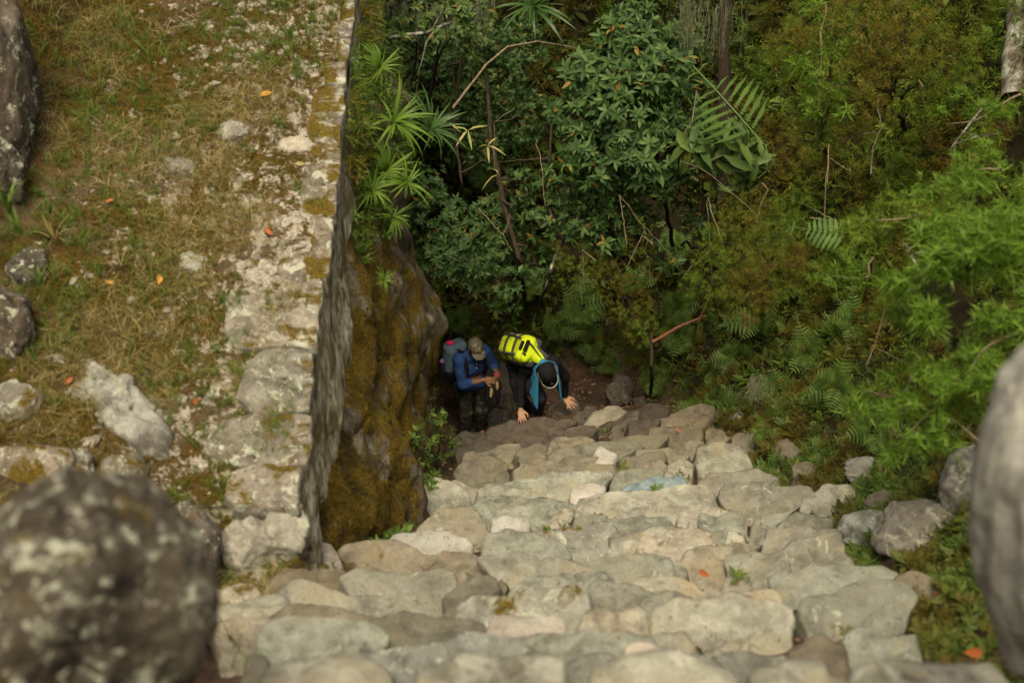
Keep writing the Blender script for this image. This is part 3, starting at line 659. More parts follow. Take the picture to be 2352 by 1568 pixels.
# the great mossy rock the wall stands on
ys = np.arange(7.3, 15.4, .045); n = 90; s = np.linspace(0, 1, n)[None]; YY = np.repeat(ys[:, None], n, 1)
zt = np.interp(YY, [7.3, 8.4, 9.2, 10.2, 11, 12, 15.4], [-7.35, -7.55, -7.25, -6.75, -6.45, -6.3, -6.2]); zb = np.minimum(stair_z(np.full_like(YY, -.8), YY) - .5, zt - .3)
Wd = np.interp(YY, [7.3, 7.8, 8.4, 9.3, 10, 11, 11.8, 12.5, 13.4, 14.4, 15.4], [.06, .24, .46, .52, .52, .58, .60, .50, .34, .15, .02])
hh = 1 - s; Z_ = zb + (zt - zb) * hh
g = np.stack([YY * .0 + 3, YY * 1.6, Z_ * .55], -1); fold = fbm(g, 61, 4)
g2 = np.stack([YY, YY * 1.0, Z_], -1)
XX = XW + .02 + Wd * (1 - hh ** 1.9) ** .85 * (1 + .06 * fold) + .04 * fold * (1 - hh ** 6) * np.clip(Wd * 3, 0, 1) + .20 * (fbm(g2 * 1.0, 64, 3) - .25) * np.clip(hh * 3, .3, 1) + .045 * fbm(g2 * 4, 66, 4) - .9 * np.clip(.05 - np.abs(fbm(g2 * 1.4 + 3, 68, 2)), 0, 1) - .15 * (hh > .995)
YY2 = YY + .05 * fbm(g2 * 2 + 9, 67, 3)
V = np.stack([XX, YY2, Z_], -1).reshape(-1, 3); m = len(ys); a = (np.arange(m - 1)[:, None] * n + np.arange(n - 1)[None]).ravel()
RockV = V.reshape(m, n, 3)
o = mesh('mossy_cliff_rock', V, [np.stack([a, a + n, a + n + 1, a + 1], 1)], M['bigrock'], smooth=False)
rebase(o, (-1.2, 10.8, -8.5)); tag(o, 'huge rock face draped in orange brown moss under the straight wall, beside the stairs', 'rock')

# ------------------------------------------------------------------ loose rocks traced on the photograph
def rock(label, x, y, rx, ry, mat, d=None, dz=0, seed=0, cut=3, rough=.16, depth_r=None, name='boulder', rz=0, flat=None, group=None, tilt=0, ty=0, sit=False):
    """rock centred at picture position x, y with half sizes rx, ry in picture pixels"""
    p = P(x, y, d) if d else hit(x, y); 
    if sit: p = hit(x, y + ry * .55, terr if x < 700 else H); p[2] -= .5 * ry * .6 * depth(p) / FPX
    dd = depth(p); sx = rx * dd / FPX; sy = ry * dd / FPX
    p = p + np.array((0, 0, dz + (sy * .45 if sit else 0))); r = (sx, depth_r or (sx + sy) / 2, sy * 1.1)
    shear = .35 if ty else 0.
    V, F = blob(p, r, seed, rough, 6 if rx > 140 else 5, cut, rz, tilt, ty)
    if d and d < 5:                            # a boulder seen only from above still reaches down into the ground
        g = float(H(np.array(p[0] + shear * .8), np.array(p[1]))) - .12; b_ = V[:, 2].min()
        if b_ > g:
            k = np.clip((p[2] - V[:, 2]) / (p[2] - b_), 0, 1); V[:, 2] -= k ** 1.2 * (b_ - g); V[:, 0] += shear * k ** 1.5 * (p[2] - g) * .8; V[:, :2] += (V[:, :2] - np.array(p[:2]) - np.stack([shear * k, k * 0], 1)) * ((.25 if ty else -.22) * k)[:, None]
    o = mesh(name, V, F, M[mat], smooth=False); rebase(o, p - np.array((0, 0, r[2] * .8)))
    return tag(o, label, 'rock', group)
s9 = .91875
rock('large dark rounded boulder spotted with pale lichen in the near left corner', 160, 1405, 290, 285, 'boulder_near', d=4.5, seed=3, cut=2, rough=.15)
rock('dark boulder with white lichen flecks right behind the big near boulder', 440, 1225, 88, 128, 'boulder_flecked', sit=True, seed=5, cut=4, rough=.10)
def flagstone(label, pts, f, mat, th=.3, rnd=.08, lift=.05, nrm=(0, -.25, 1), seed=0, name='boulder', rough=.05):
    q = np.array(pts, float); c0 = hit(*q.mean(0), f); nr = np.array(nrm, float); nr /= np.linalg.norm(nr); k = (c0 + np.array((0, 0, lift))) @ nr
    V, F = slab(np.array([ray(x, y) * (k / (ray(x, y) @ nr)) for x, y in q]), nr, th, 64, seed, rnd, rough); o = mesh(name, V, F, M[mat], smooth=False); rebase(o, c0); return tag(o, label, 'rock')
flagstone('long arched grey rock lying on the terrace moss behind the near boulders', [(86,800),(180,795),(265,835),(335,885),(380,970),(378,1040),(315,1030),(250,985),(170,905),(95,850)], lambda X, Y: terr(X, Y), 'rock_grey', .35, .06, .10, seed=81, rough=.03)
rock('moss capped rock at the left edge above the big near boulder', 75, 1065, 140, 105, 'boulder_moss', sit=True, seed=11, cut=2, rough=.12)
rock('pale grey angular stone at the foot of the wall corner, left of two', 580, 1220, 75, 75, 'pale_rock', sit=True, seed=13, cut=5)
rock('mossy cracked stone at the foot of the wall corner, right of two', 655, 1200, 60, 62, 'pale_rock', sit=True, seed=14, cut=4)
rock('small brown rock under the mossy rock face beside the stairs', 835, 1180, 50, 32, 'step_mid', seed=15, cut=4)
rock('thin dark rock wedged between the wall foot and the stairs', 760, 1195, 60, 22, 'boulder_moss', seed=16, cut=4)
rock('grey rock standing at the left picture edge beside the terrace', 15, 365, 50, 80, 'boulder', sit=True, seed=17, cut=3)
rock('grey weathered rock low at the left edge under the leafy plants', 30, 720, 60, 85, 'boulder', sit=True, seed=18, cut=3)
rock('dark tall rock in the upper left corner of the terrace', 10, 130, 75, 230, 'boulder', sit=True, seed=19, cut=5, rough=.14, tilt=-.3)
rock('tall blurred grey rock in the near right corner with a yellow patch', 2445, 1010, 178, 430, 'rock_tall', d=4.3, seed=22, cut=5, rough=.14, depth_r=.25, ty=.12)
rock('black and white streaked rock just behind the tall grey rock at right', 2215, 1085, 62, 95, 'rock_grey', sit=True, seed=24, cut=7, rough=.12)
rock('wide pale rough rock at the right end of the steps beside the tall grey rock', 2120, 1240, 112, 72, 'rock_grey', seed=25, cut=7, rough=.15, dz=.05)
rock('pale rough rock on the step edge left of the widest pale rough rock', 1995, 1225, 68, 48, 'rock_grey', seed=26, cut=5)
rock('dark brown rock in the grass beside the upper right stair edge', 1812, 1055, 48, 38, 'step_mid', seed=27, cut=4)
rock('flat brown rock sunk in the grass below the dark one, right stair edge', 1850, 1092, 46, 28, 'step_mid', seed=28, cut=4)
rock('grey lichened rock half buried in grass, rightmost of the low bank rocks', 1985, 1085, 58, 26, 'rock_grey', seed=29, cut=3)
rock('small pointed brown stone lying in the litter at the right stair edge', 2030, 1160, 42, 30, 'step_mid', seed=30, cut=5)
rock('small grey stone among short grass at the top right end of the dark steps', 1700, 965, 30, 14, 'rock_grey', seed=31, cut=3)
LZ = lambda X, Y: np.full_like(X, -12.33)
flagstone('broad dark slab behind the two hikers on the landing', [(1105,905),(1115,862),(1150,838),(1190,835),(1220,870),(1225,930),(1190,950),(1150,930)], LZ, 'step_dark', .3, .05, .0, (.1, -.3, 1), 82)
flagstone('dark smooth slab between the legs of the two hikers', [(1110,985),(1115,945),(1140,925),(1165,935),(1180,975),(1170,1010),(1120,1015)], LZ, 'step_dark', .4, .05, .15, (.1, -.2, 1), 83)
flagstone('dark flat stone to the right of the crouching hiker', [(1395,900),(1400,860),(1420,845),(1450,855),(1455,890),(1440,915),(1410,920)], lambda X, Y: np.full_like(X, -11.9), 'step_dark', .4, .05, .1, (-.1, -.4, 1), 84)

rock('brown mossy rock half sunk between the arched grey rock and the near boulders', 285, 1075, 62, 48, 'boulder_moss', d=8, sit=True, seed=51, cut=4)
rock('small lichen spotted rock in the moss left of the arched grey rock', 45, 900, 60, 45, 'boulder_moss', d=8, sit=True, seed=52, cut=4)
rock('dark half buried rock at the left rim of the terrace above the low grey rock', 70, 600, 55, 42, 'boulder', d=9, sit=True, seed=53, cut=4)
rock('flat pale stone sunk in the grass in the middle of the terrace', 440, 590, 48, 24, 'pale_rock', d=9, sit=True, dz=-.035, seed=54, cut=4)
rock('rough pale stone in the terrace grass left of the upper kerb stones', 540, 290, 40, 30, 'pale_rock', d=9, sit=True, dz=-.035, seed=55, cut=4)
rock('low grey stone showing through the terrace grass near the upper kerb', 680, 320, 46, 22, 'pale_rock', d=9, sit=True, dz=-.035, seed=56, cut=4)
rock('pinkish stone poking out of the terrace moss, left of the upper stones', 410, 370, 40, 26, 'pale_rock', d=9, sit=True, dz=-.035, seed=57, cut=4)
# ------------------------------------------------------------------ plants
def seen(p, mx=120, my=90, left=None):
    """near the part of the slope the photograph shows (a margin all round for a step aside)"""
    d = p[:, 1] * CP - p[:, 2] * SP; x = 1176 + FPX * p[:, 0] / d; y = 784 - FPX * (p[:, 1] * SP + p[:, 2] * CP) / d
    return (d > 2) & (x > -mx) & (x < 2352 + mx) & (y > -my - 160) & (y < 1568 + my), x, y, d
def on_bank(n, rng, f=H, box=(-2.5, 9, 3, 24), mx=120):
    X = rng.uniform(box[0], box[1], n); Y = rng.uniform(box[2], box[3], n); e = .05; z = f(X, Y)
    gx_ = (f(X + e, Y) - z) / e; gy_ = (f(X, Y + e) - z) / e; w = np.sqrt(1 + gx_ ** 2 + gy_ ** 2)
    keep = rng.uniform(0, 1, n) < np.minimum(w, 4.5) / 4.5
    nr = np.stack([-gx_, -gy_, np.ones(n)], 1); nr /= np.linalg.norm(nr, axis=1)[:, None]; p = np.stack([X, Y, z], 1)
    k, x, y, d = seen(p, mx, 90 if mx < 200 else 500); k = k & keep
    return p[k], nr[k], x[k], y[k], d[k]
LIGHT = np.array((0, -.25, 1.0))
def lift_up(nr, a=.8): u = nr + LIGHT * a; return u / np.linalg.norm(u, axis=1)[:, None]

t_moss = [needles(26, .8, .55, .07, .2, 1.0) for _ in range(4)] + [sprig(12, .3, .9, .3) for _ in range(2)]
t_cover = [sprig(11, .42, 1, .34) for _ in range(4)] + [rosette(6, .36, .5, leaf2) for _ in range(2)]
t_grass = [join([xf(blade(.035, 1.2, 4, .15), rr.uniform(.5, 1), rz=rr.uniform(0, 6.3), rx=rr.uniform(-.5, .3), loc=(rr.uniform(-.12, .12), rr.uniform(-.12, .12), 0)) for _ in range(9)]) for _ in range(4)]
p, nr, x, y, d = on_bank(230000, R)
ex = H(p[:, 0], p[:, 1]) - stair_z(p[:, 0], p[:, 1])
bank = (ex > .05) & (p[:, 0] > -1.2) & ((p[:, 0] > 1.2) | (p[:, 1] > 14.3))
nz = fbm(p * .9 + 4, 71, 3); u = R.uniform(0, 1, len(p))
low = ex < 1.0 + nz * .5                                          # the grassy foot of the bank
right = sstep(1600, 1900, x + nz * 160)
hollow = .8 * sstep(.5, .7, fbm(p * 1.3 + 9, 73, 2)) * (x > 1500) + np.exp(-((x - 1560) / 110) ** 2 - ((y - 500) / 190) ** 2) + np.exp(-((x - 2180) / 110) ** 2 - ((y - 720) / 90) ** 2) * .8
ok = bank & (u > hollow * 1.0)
up1 = lambda n: np.tile((0, -.15, 1.), (n, 1))
def put(name, sel, tp, lo, hi, mat, label, dz=-.02, tilt=.35, a=.8, scaled=True):
    q = p[sel]; s = R.uniform(lo, hi, len(q)) * (np.clip(d[sel] / 14, .6, 1.2) if scaled else 1)
    V, F = scatter(tp, q + nr[sel] * dz, lift_up(nr[sel], a), s, tilt=tilt)
    o = mesh(name, V, F, M[mat], smooth=False); tag(o, label, 'ground plants', kind='stuff'); return o
r2 = R.uniform(0, 1, len(p))
put('hillside_moss', ok & ~low & (r2 < .24 + .42 * right), t_moss, .13, .27, 'mossbed', 'feathery green and brown moss plants covering the steep right hillside', a=.55)
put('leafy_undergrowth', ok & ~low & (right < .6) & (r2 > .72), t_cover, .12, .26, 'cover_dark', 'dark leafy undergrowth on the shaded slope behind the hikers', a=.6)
put('hillside_herbs', ok & ~low & (right >= .6) & (r2 > .92), t_cover, .10, .22, 'cover', 'small green herbs scattered through the moss of the right hillside', a=.6)
put('bank_grass', bank & low & (r2 < .62), t_grass, .10, .20, 'shortgrass', 'short green grass at the foot of the right bank beside the stairs', tilt=.5)
put('bank_herbs', bank & low & (r2 > .64), t_cover, .07, .16, 'cover', 'low green herbs growing along the right edge of the stone stairs', tilt=.4)
p_, nr_, x_, y_, d_ = on_bank(60000, R, mx=1300); k = ((x_ > 2440) | (y_ < -200)) & (bank_z(p_[:, 0], p_[:, 1]) - stair_z(p_[:, 0], p_[:, 1]) > .05)
V, F = scatter(t_moss + t_cover, p_[k], lift_up(nr_[k], .6), R.uniform(.14, .30, k.sum()), tilt=.4)
tag(mesh('outer_undergrowth', V, F, M['mossbed'], smooth=False), 'green undergrowth covering the outer parts of the slope', 'ground plants', kind='stuff')
# litter on the ground around the hikers and in the gaps
X = R.uniform(-1.2, 3.4, 9000); Y = R.uniform(4, 15.6, 9000); q = np.stack([X, Y, ground(X, Y) + .012], 1)
w = (Y > 12.9) | (R.uniform(0, 1, 9000) < .25); q = q[w]
V, F = scatter([leaf(.5, .1, .1), leaf2(.35), T([(-.03, 0, 0), (.03, 0, 0), (0, 1, .05)], [(0, 1, 2)])], q, np.tile((0, 0, 1.), (len(q), 1)) , R.uniform(.03, .075, len(q)), tilt=.35)
tag(mesh('leaf_litter', V, F, M['litter'], smooth=False), 'brown dead leaves and twigs littering the path and stone gaps', 'leaf litter', kind='stuff')

# plants creeping in from the bank over the right ends of the steps
Y = R.uniform(4.6, 13.2, 9000); X = edge_r(Y) + R.normal(0, .28, 9000); q = np.stack([X, Y, ground(X, Y) + .02], 1); q = q[(fbm(q * 2.4, 77, 3) > -.15) & (X > edge_r(Y) - .5)]
V, F = scatter(t_grass * 2 + t_cover, q, up1(len(q)), R.uniform(.07, .16, len(q)), tilt=.45)
tag(mesh('edge_grass', V, F, M['shortgrass'], smooth=False), 'grass and herbs creeping in between the right ends of the steps and the low rocks', 'ground plants', kind='stuff')
# little weeds in the joints of the stairs
X = R.uniform(-1.3, 2.8, 1500); Y = R.uniform(4.6, 12.8, 1500); q = np.stack([X, Y, stair_z(X, Y) - .05], 1); q = q[fbm(q * 3, 78, 2) > .45]
V, F = scatter(t_grass + t_cover, q, up1(len(q)), R.uniform(.05, .11, len(q)), tilt=.5)
tag(mesh('joint_weeds', V, F, M['shortgrass'], smooth=False), 'tiny green weeds in the joints between the steps', 'weeds', kind='stuff')

# ---------------- terrace grass and moss
def on_terrace(n):
    X = R.uniform(-5.6, XW - .1, n); Y = R.uniform(5.6, 15, n); q = np.stack([X, Y, terr(X, Y)], 1); k = seen(q)[0]; return q[k]
up1 = lambda n: np.tile((0, -.15, 1.), (n, 1))
q = on_terrace(60000); g = fbm(q * 1.1, 81, 4); kx = np.clip((q[:, 0] + 2.9) / 1.5, 0, 1)
V, F = scatter([needles(14, .5, .7, .10, -.1, .9) for _ in range(3)], q[(g > -.1 + kx * .45)], up1((g > -.1 + kx * .45).sum()), R.uniform(.03, .065, (g > -.1 + kx * .45).sum()))
tag(mesh('terrace_moss', V, F, M['mossgrass'], smooth=False), 'golden brown moss cushions spreading over the terrace top', 'moss', kind='stuff')
q = on_terrace(20000); g = fbm(q * 1.3, 83, 3) + .25 * fbm(q * 5, 86, 2); kx = np.clip((q[:, 0] + 2.5) / 1.2, 0, 1); q = q[g > -.15 + kx * .5]
td = [join([xf(blade(.016, rr.uniform(.6, 2.2), 5, rr.uniform(.3, 1.1)), rr.uniform(.4, 1), rz=rr.uniform(0, 6.3), loc=(rr.uniform(-.2, .2), rr.uniform(-.2, .2), 0)) for _ in range(8)]) for _ in range(5)]
V, F = scatter(td, q, up1(len(q)), R.uniform(.10, .26, len(q)), tilt=.35)
tag(mesh('dry_grass', V, F, M['drygrass'], smooth=False), 'thin dry straw coloured grass lying over the terrace', 'grass', kind='stuff')
q = on_terrace(9500); g = fbm(q * 1.0 + 5, 85, 3); q = q[(g > .05) | (R.uniform(0, 1, len(q)) < .15)]
V, F = scatter(t_grass, q, up1(len(q)), R.uniform(.06, .17, len(q)), tilt=.3)
tag(mesh('green_grass', V, F, M['grass'], smooth=False), 'short bright green grass sprouting between the dry grass of the terrace', 'grass', kind='stuff')
tt = [join([xf(blade(.03, rr.uniform(.8, 1.9), 6, rr.uniform(.1, .5)), rr.uniform(.6, 1), rz=rr.uniform(0, 6.3)) for _ in range(14)]) for _ in range(2)]
def tuft(name, label, cat, x, y, s, mat, f=None, tp=None, d=None, up=(0, -.2, 1), group=None):
    c = P(x, y, d) if d else hit(x, y, f or terr); V, F = scatter([(tp or tt)[int(x) % len(tp or tt)]], c[None], np.array([up], float), np.array([s]), tilt=.05)
    o = mesh(name, V, F, M[mat], smooth=False); rebase(o, c); return tag(o, label, cat, group)
for x, y, s, m, l in [(615, 175, .34, 'grass', 'green grass tuft near the top of the terrace, tallest of the green ones'), (340, 130, .30, 'grass', 'upright thin green blades near the terrace top left of centre'), (130, 560, .34, 'drygrass', 'pale dry arching grass tuft at the left rim of the terrace'),
                      (250, 440, .28, 'drygrass', 'straw coloured tuft on the mossy left half of the terrace'), (200, 290, .30, 'grass', 'green tuft with dry tips on the upper left terrace'), (640, 290, .26, 'grass', 'green tuft between pale stones right of centre on the terrace'),
                      (490, 300, .24, 'grass', 'small green tuft beside the pale bare stone on the terrace'), (280, 620, .26, 'drygrass', 'dry tuft in the middle of the terrace above the arched grey rock'), (380, 90, .28, 'drygrass', 'dry tuft with curved blades high on the terrace')]:
    tuft('grass_tuft', l, 'grass tuft', x, y, s, m)

# small pale stones and lichen crusts half sunk in the terrace
q = on_terrace(1500); g = fbm(q * 1.6, 87, 3) + np.clip((q[:, 0] + 3.0) / 2.2, -.4, .5); q = q[g > .25]
pb = [(lambda v, f: (v, f))(*blob((0, 0, 0), (1, .8, .35), k + 60, .35, 2, 3)) for k in range(4)]
V, F = scatter(pb, q, up1(len(q)), R.uniform(.012, .055, len(q)) ** 1.0, tilt=.2)
tag(mesh('terrace_pebbles', V, F, M['pale_rock'], smooth=False), 'small pale stones half sunk in the moss of the terrace', 'pebbles', kind='stuff')
for x, y, s, m, l in [(530, 1470, .20, 'mossgrass', 'dry mossy tuft at the left end of the near steps beside the big boulder'), (590, 1535, .20, 'grass', 'green and dry grass tuft in the lowest left corner of the steps'), (505, 1400, .16, 'drygrass', 'straw coloured tuft between big boulder and steps'), (2290, 1380, .22, 'cover', 'dark grass tuft at the foot of the tall grey rock')]: tuft('grass_tuft', l, 'grass tuft', x, y, s, m, f=H)
# ---------------- strap-leaved plants on the rock and other single plants
tb = [join([xf(blade(.058, rr.uniform(1.0, 2.4), 8, rr.uniform(.1, .8)), rr.uniform(.55, 1), rz=rr.uniform(0, 6.3)) for _ in range(30)]) for _ in range(3)]
for x, y, d_, s, m, l in [(900, 285, 12.6, .52, 'brom', 'bright green strap leaved plant arching over the wall edge, uppermost'), (985, 300, 13.0, .50, 'brom_d', 'dark blue green strap leaved plant right of the bright uppermost one'),
                          (885, 395, 12.6, .42, 'brom', 'bright green strap leaved plant hanging on the rock top, middle one'), (930, 425, 12.6, .40, 'brom', 'bright green strap leaved plant at the right side of the rock top'),
                          (850, 440, 12.5, .36, 'brom', 'yellow green strap leaved clump against the wall edge'), (900, 500, 12.7, .28, 'brom', 'small strap leaved clump just above the bare grey rock patch'),
                          (1225, 20, 15.5, .75, 'brom_d', 'large dark bromeliad hanging among the branches at the top'), (870, 160, 12.4, .34, 'brom', 'narrow leaved green tuft on the wall edge near the top'),
                          (835, 300, 12.3, .24, 'brom', 'small yellow green tuft growing from the wall face'), (880, 645, 12.2, .17, 'brom', 'tiny pale green star plant on the orange moss of the rock')]:
    tuft('strap_plant', l, 'plant', x, y, s, m, tp=tb, d=d_, up=(.45, -.5, .8) if x < 1200 else (0, -.5, .6))
for x, y, s, l in [(1010, 1060, .30, 'grass clump at the foot of the mossy rock face by the steps'), (1035, 1030, .26, 'bright moss green clump hugging the low end of the rock face'), (925, 1170, .26, 'small leafy clump between rock face and steps, nearest one'), (960, 1120, .22, 'fine green clump growing in the corner behind the near leafy one'), (718, 1180, .24, 'green weeds at the foot of the straight wall corner')]:
    c = hit(x, y, stair_z); t = [join([xf(sprig(12, .36, 1, .3), rr.uniform(.6, 1), rx=rr.uniform(-.9, .9), ry=rr.uniform(-.9, .9)) for _ in range(9)])]
    V, F = scatter(t, c[None] + np.array((0, 0, .02)), np.array([(0, 0, 1.)]), np.array([s]), tilt=.02); o = mesh('weed_clump', V, F, M['grass'], smooth=False); rebase(o, c); tag(o, l, 'weeds')
# moss fringe plants on the big rock, its top and the wall face
m_, n_ = RockV.shape[:2]; ii = R.integers(0, m_ - 1, 15000); jj = (R.uniform(0, 1, 15000) ** 1.5 * (n_ - 2)).astype(int); q = RockV[ii, jj[::-1] * 0 + (n_ - 2 - jj) * 0 + jj]; 
e1 = RockV[ii + 1, jj] - q; e2 = RockV[ii, jj + 1] - q; nr_ = np.cross(e1, e2); nr_ /= np.linalg.norm(nr_, axis=1)[:, None] + 1e-9; nr_ *= np.sign(nr_[:, :1] + 1e-6)
g = fbm(q * 1.7, 91, 3) - (jj / n_) * .5 + .1; k = g > 0
V, F = scatter(t_moss[:4], q[k], nr_[k] + np.array((0, 0, -.3)), R.uniform(.025, .075, k.sum()), tilt=.4)
tag(mesh('rock_moss', V, F, M['mossgrass'], smooth=False), 'orange brown moss fringe on the great rock under the wall', 'moss', kind='stuff')
topm = (jj < 9 + 10 * (q[:, 1] > 10.8)) & (q[:, 1] > 10.1) & (R.uniform(0, 1, len(q)) < .3)

V, F = scatter([sprig(10, .3, 1, .4) for _ in range(3)] + t_grass, q[topm], nr_[topm] + np.array((0, -.2, .6)), R.uniform(.10, .26, topm.sum()), tilt=.5)
tag(mesh('rock_top_herbs', V, F, M['grass'], smooth=False), 'yellow green herbs and grass spilling over the top of the great rock', 'ground plants', kind='stuff')
X = XW + R.uniform(0, .12, 700); Y = R.uniform(10.3, 17, 700); q = np.stack([X, Y, -6.68 + (Y - 6.8) * .225 - R.uniform(0, .5, 700)], 1)
V, F = scatter([sprig(10, .3, 1, .4)] + t_grass, q, np.tile((.8, -.2, .5), (700, 1)), R.uniform(.10, .28, 700), tilt=.5)
tag(mesh('wall_edge_herbs', V, F, M['cover'], smooth=False), 'green herbs hanging from the far part of the wall edge', 'ground plants', kind='stuff')
# weeds and moss where the great rock meets the steps
q = RockV[R.integers(0, m_ - 1, 1600), n_ - 1 - R.integers(2, 34, 1600)]; q[:, 0] += R.uniform(0, .14, 1600); q[:, 2] = np.maximum(q[:, 2], stair_z(q[:, 0], q[:, 1]) - .05); q = q[(fbm(q * 2.5, 93, 2) > .0) & (q[:, 1] < 11.3)]
V, F = scatter(t_grass + t_cover, q, np.tile((.5, -.3, .7), (len(q), 1)), R.uniform(.04, .11, len(q)), tilt=.5)
tag(mesh('rock_foot_weeds', V, F, M['grass'], smooth=False), 'green weeds along the foot of the great rock', 'weeds', kind='stuff')
# left rim of the terrace and rubble at the near left
q = np.concatenate([np.stack([R.uniform(-5.2, -3.4, 2500), R.uniform(6.5, 14.5, 2500), np.zeros(2500)], 1), np.stack([R.uniform(-2.6, -.8, 1500), R.uniform(2.4, 6.6, 1500), np.zeros(1500)], 1)]); q[:, 2] = np.where(q[:, 1] > 6.5, terr(q[:, 0], q[:, 1]), H(q[:, 0], q[:, 1]) - .05)
k = seen(q)[0] & (fbm(q * 1.5, 95, 3) > -.1) & (left_z(q[:, 0], q[:, 1]) + (q[:, 1] > 6.5) > .4); q = q[k]
V, F = scatter(t_grass + t_moss[:3], q, up1(len(q)), R.uniform(.07, .17, len(q)), tilt=.5)
tag(mesh('rubble_moss', V, F, M['mossgrass'], smooth=False), 'brown moss and grass between the rocks along the left side', 'moss', kind='stuff')
q = np.stack([R.uniform(1.2, 3.4, 2600), R.uniform(2.2, 6.0, 2600), np.zeros(2600)], 1); q[:, 2] = ground(q[:, 0], q[:, 1]); q = q[(q[:, 0] > edge_r(q[:, 1]) - .75 + .3 * fbm(q * 2, 99, 2)) & (fbm(q * 2.2, 98, 2) > -.3)]
V, F = scatter(t_grass + t_moss[:3] + t_cover[:2], q, up1(len(q)), R.uniform(.06, .16, len(q)), tilt=.5)
tag(mesh('near_bank_herbs', V, F, M['cover'], smooth=False), 'dark herbs and moss on the ground around the tall grey rock', 'ground plants', kind='stuff')
# leafy plants at the left picture edge
for x, y, d_, s, l in [(8, 440, 9.5, .34, 'broad bright green leaves poking in at the left picture edge'), (40, 505, 9.2, .22, 'small green leafy plant below the broad leaves at the left edge'), (110, 465, 10.2, .18, 'thin upright green sprouts on the left rim of the terrace'), (85, 620, 8.8, .20, 'little green sprouts above the low grey rock at left'), (35, 255, 11.6, .16, 'pair of yellow green leaves under the dark corner rock')]:
    c = P(x, y, d_); t = [join([xf(blade(.16, .9, 4, .1), rr.uniform(.6, 1), rz=rr.uniform(0, 6.3), rx=rr.uniform(-.3, .5)) for _ in range(7)])]
    V, F = scatter(t, c[None] - np.array((0, 0, s * .5)), np.array([(0, 0, 1.)]), np.array([s]), tilt=.02); o = mesh('leafy_plant', V, F, M['grass'], smooth=False); rebase(o, c - np.array((0, 0, s * .5))); tag(o, l, 'plant')

# ---------------- shrubs: stem and foliage of their own
ros = [rosette(7, .34, .45) for _ in range(5)]; ros_s = [rosette(6, .40, .5, leaf2) for _ in range(4)]; lax = [sprig(11, .30, 1.1, .34) for _ in range(4)]
def shrub(name, label, cat, base, crowns, tp, size, dens, mat, stem='bark', rb=.035, seed=0, group=None, droop=0., shell=.55, hang=False):
    rg = np.random.default_rng(seed + 100); base = np.array(base, float); root = empty(name, base, label, cat, group); ps = []; pos = []; upv = []
    mid = base + (np.mean([c[0] for c in crowns], 0) - base) * .45
    ps.append(tube(wiggle(base, mid, 7, .12, seed), np.linspace(rb, rb * .7, 7), 7, .12))
    for k, (c, r) in enumerate(crowns):
        c = np.array(c, float); ps.append(tube(wiggle(mid, c, 8, .2, seed + k + 1, .06), np.linspace(rb * .6, rb * .18, 8), 5))
        n = int(dens * r * r * 10); v = rg.normal(0, 1, (n, 3)); v /= np.linalg.norm(v, axis=1)[:, None]
        rad = r * (shell + (1 - shell) * rg.uniform(0, 1, n) ** .5); lump = 1 + .35 * fbm(v * 1.6 + seed + k * 3, 21 + k, 3)
        q = c + v * (rad * lump)[:, None] * np.array((1, 1, .85)); pos.append(q); upv.append(v * .7 + np.array((0, -.25, .55 - droop)))
        for t in range(5):
            e = q[rg.integers(0, n)]; ps.append(tube(wiggle(c - v[0] * r * .1, e, 5, .15, seed * 7 + t), np.linspace(rb * .2, rb * .07, 5), 4))
    sv, sf = join(ps); part('branches', sv, sf, M[stem], root)
    q = np.vstack(pos); V, F = scatter(tp, q, np.vstack(upv), rg.uniform(.75, 1.2, len(q)) * size, tilt=.35, rng=rg); part('foliage', V, F, M[mat], root, smooth=False)
    return root
def C(lst, d, r): return [(P(x, y, d + (dd if len(t) > 3 else 0)), r * (rs if len(t) > 2 else 1)) for t in lst for x, y, rs, dd in [(tuple(t) + (1., 0.))[:4] if len(t) < 4 else t]]
shrub('glossy_shrub', 'big leafy shrub with oval grey green leaves in clusters, right of the centre', 'shrub', hit(1560, 600), C([(1450, 80, .9, -.2), (1380, 165, .9, -.1), (1500, 170, 1., -.3), (1330, 260, .8, 0), (1440, 270, 1.1, -.3), (1560, 260, .9, 0), (1370, 350, .9, -.2), (1490, 370, 1., -.2), (1590, 360, .7, .2), (1560, 90, .6, .1)], 15.3, .38), ros, .118, 95, 'shrub', seed=1)
shrub('glossy_shrub', 'lower leafy shrub with sparse blue green leaf clusters above the ferns', 'shrub', hit(1450, 640), C([(1400, 440, .8, 0), (1300, 420, .8, .2), (1330, 500, .7, 0), (1460, 480, .7, .2), (1390, 545, .6, .1), (1240, 520, .6, .3)], 15.8, .36), ros, .105, 60, 'shrub', seed=2)
shrub('dark_shrub', 'small shrub with single leaf clusters in the black hollow', 'shrub', hit(1640, 640), C([(1530, 590, .6, 0), (1600, 510, .6, 0), (1560, 440, .6, .2), (1620, 300, .7, .2)], 15.8, .30), ros, .12, 34, 'shrub_b', seed=3)
shrub('broadleaf_plant', 'plant with big drooping pointed leaves under the bracken frond', 'plant', hit(1740, 470), C([(1600, 350, .9, 0), (1670, 330, 1., 0), (1720, 380, .8, 0), (1690, 420, .6, .1)], 14.4, .20), [rosette(6, .26, -.5)], .34, 30, 'broad', seed=4, droop=.5, rb=.02)
shrub('small_leaf_tree', 'mossy small leaved tree filling the upper background left of centre', 'tree', hit(1000, 470), C([(900, 60, 1, 0), (985, 130, 1, .3), (1080, 90, 1, .2), (1000, 230, 1., .5), (1120, 200, 1, .4), (930, 200, .8, .6), (1200, 270, .9, .7), (1090, 310, .9, .6), (1180, 110, .8, 1.)], 16.6, .48), ros_s + lax, .075, 240, 'shrub_b', seed=5, rb=.05)
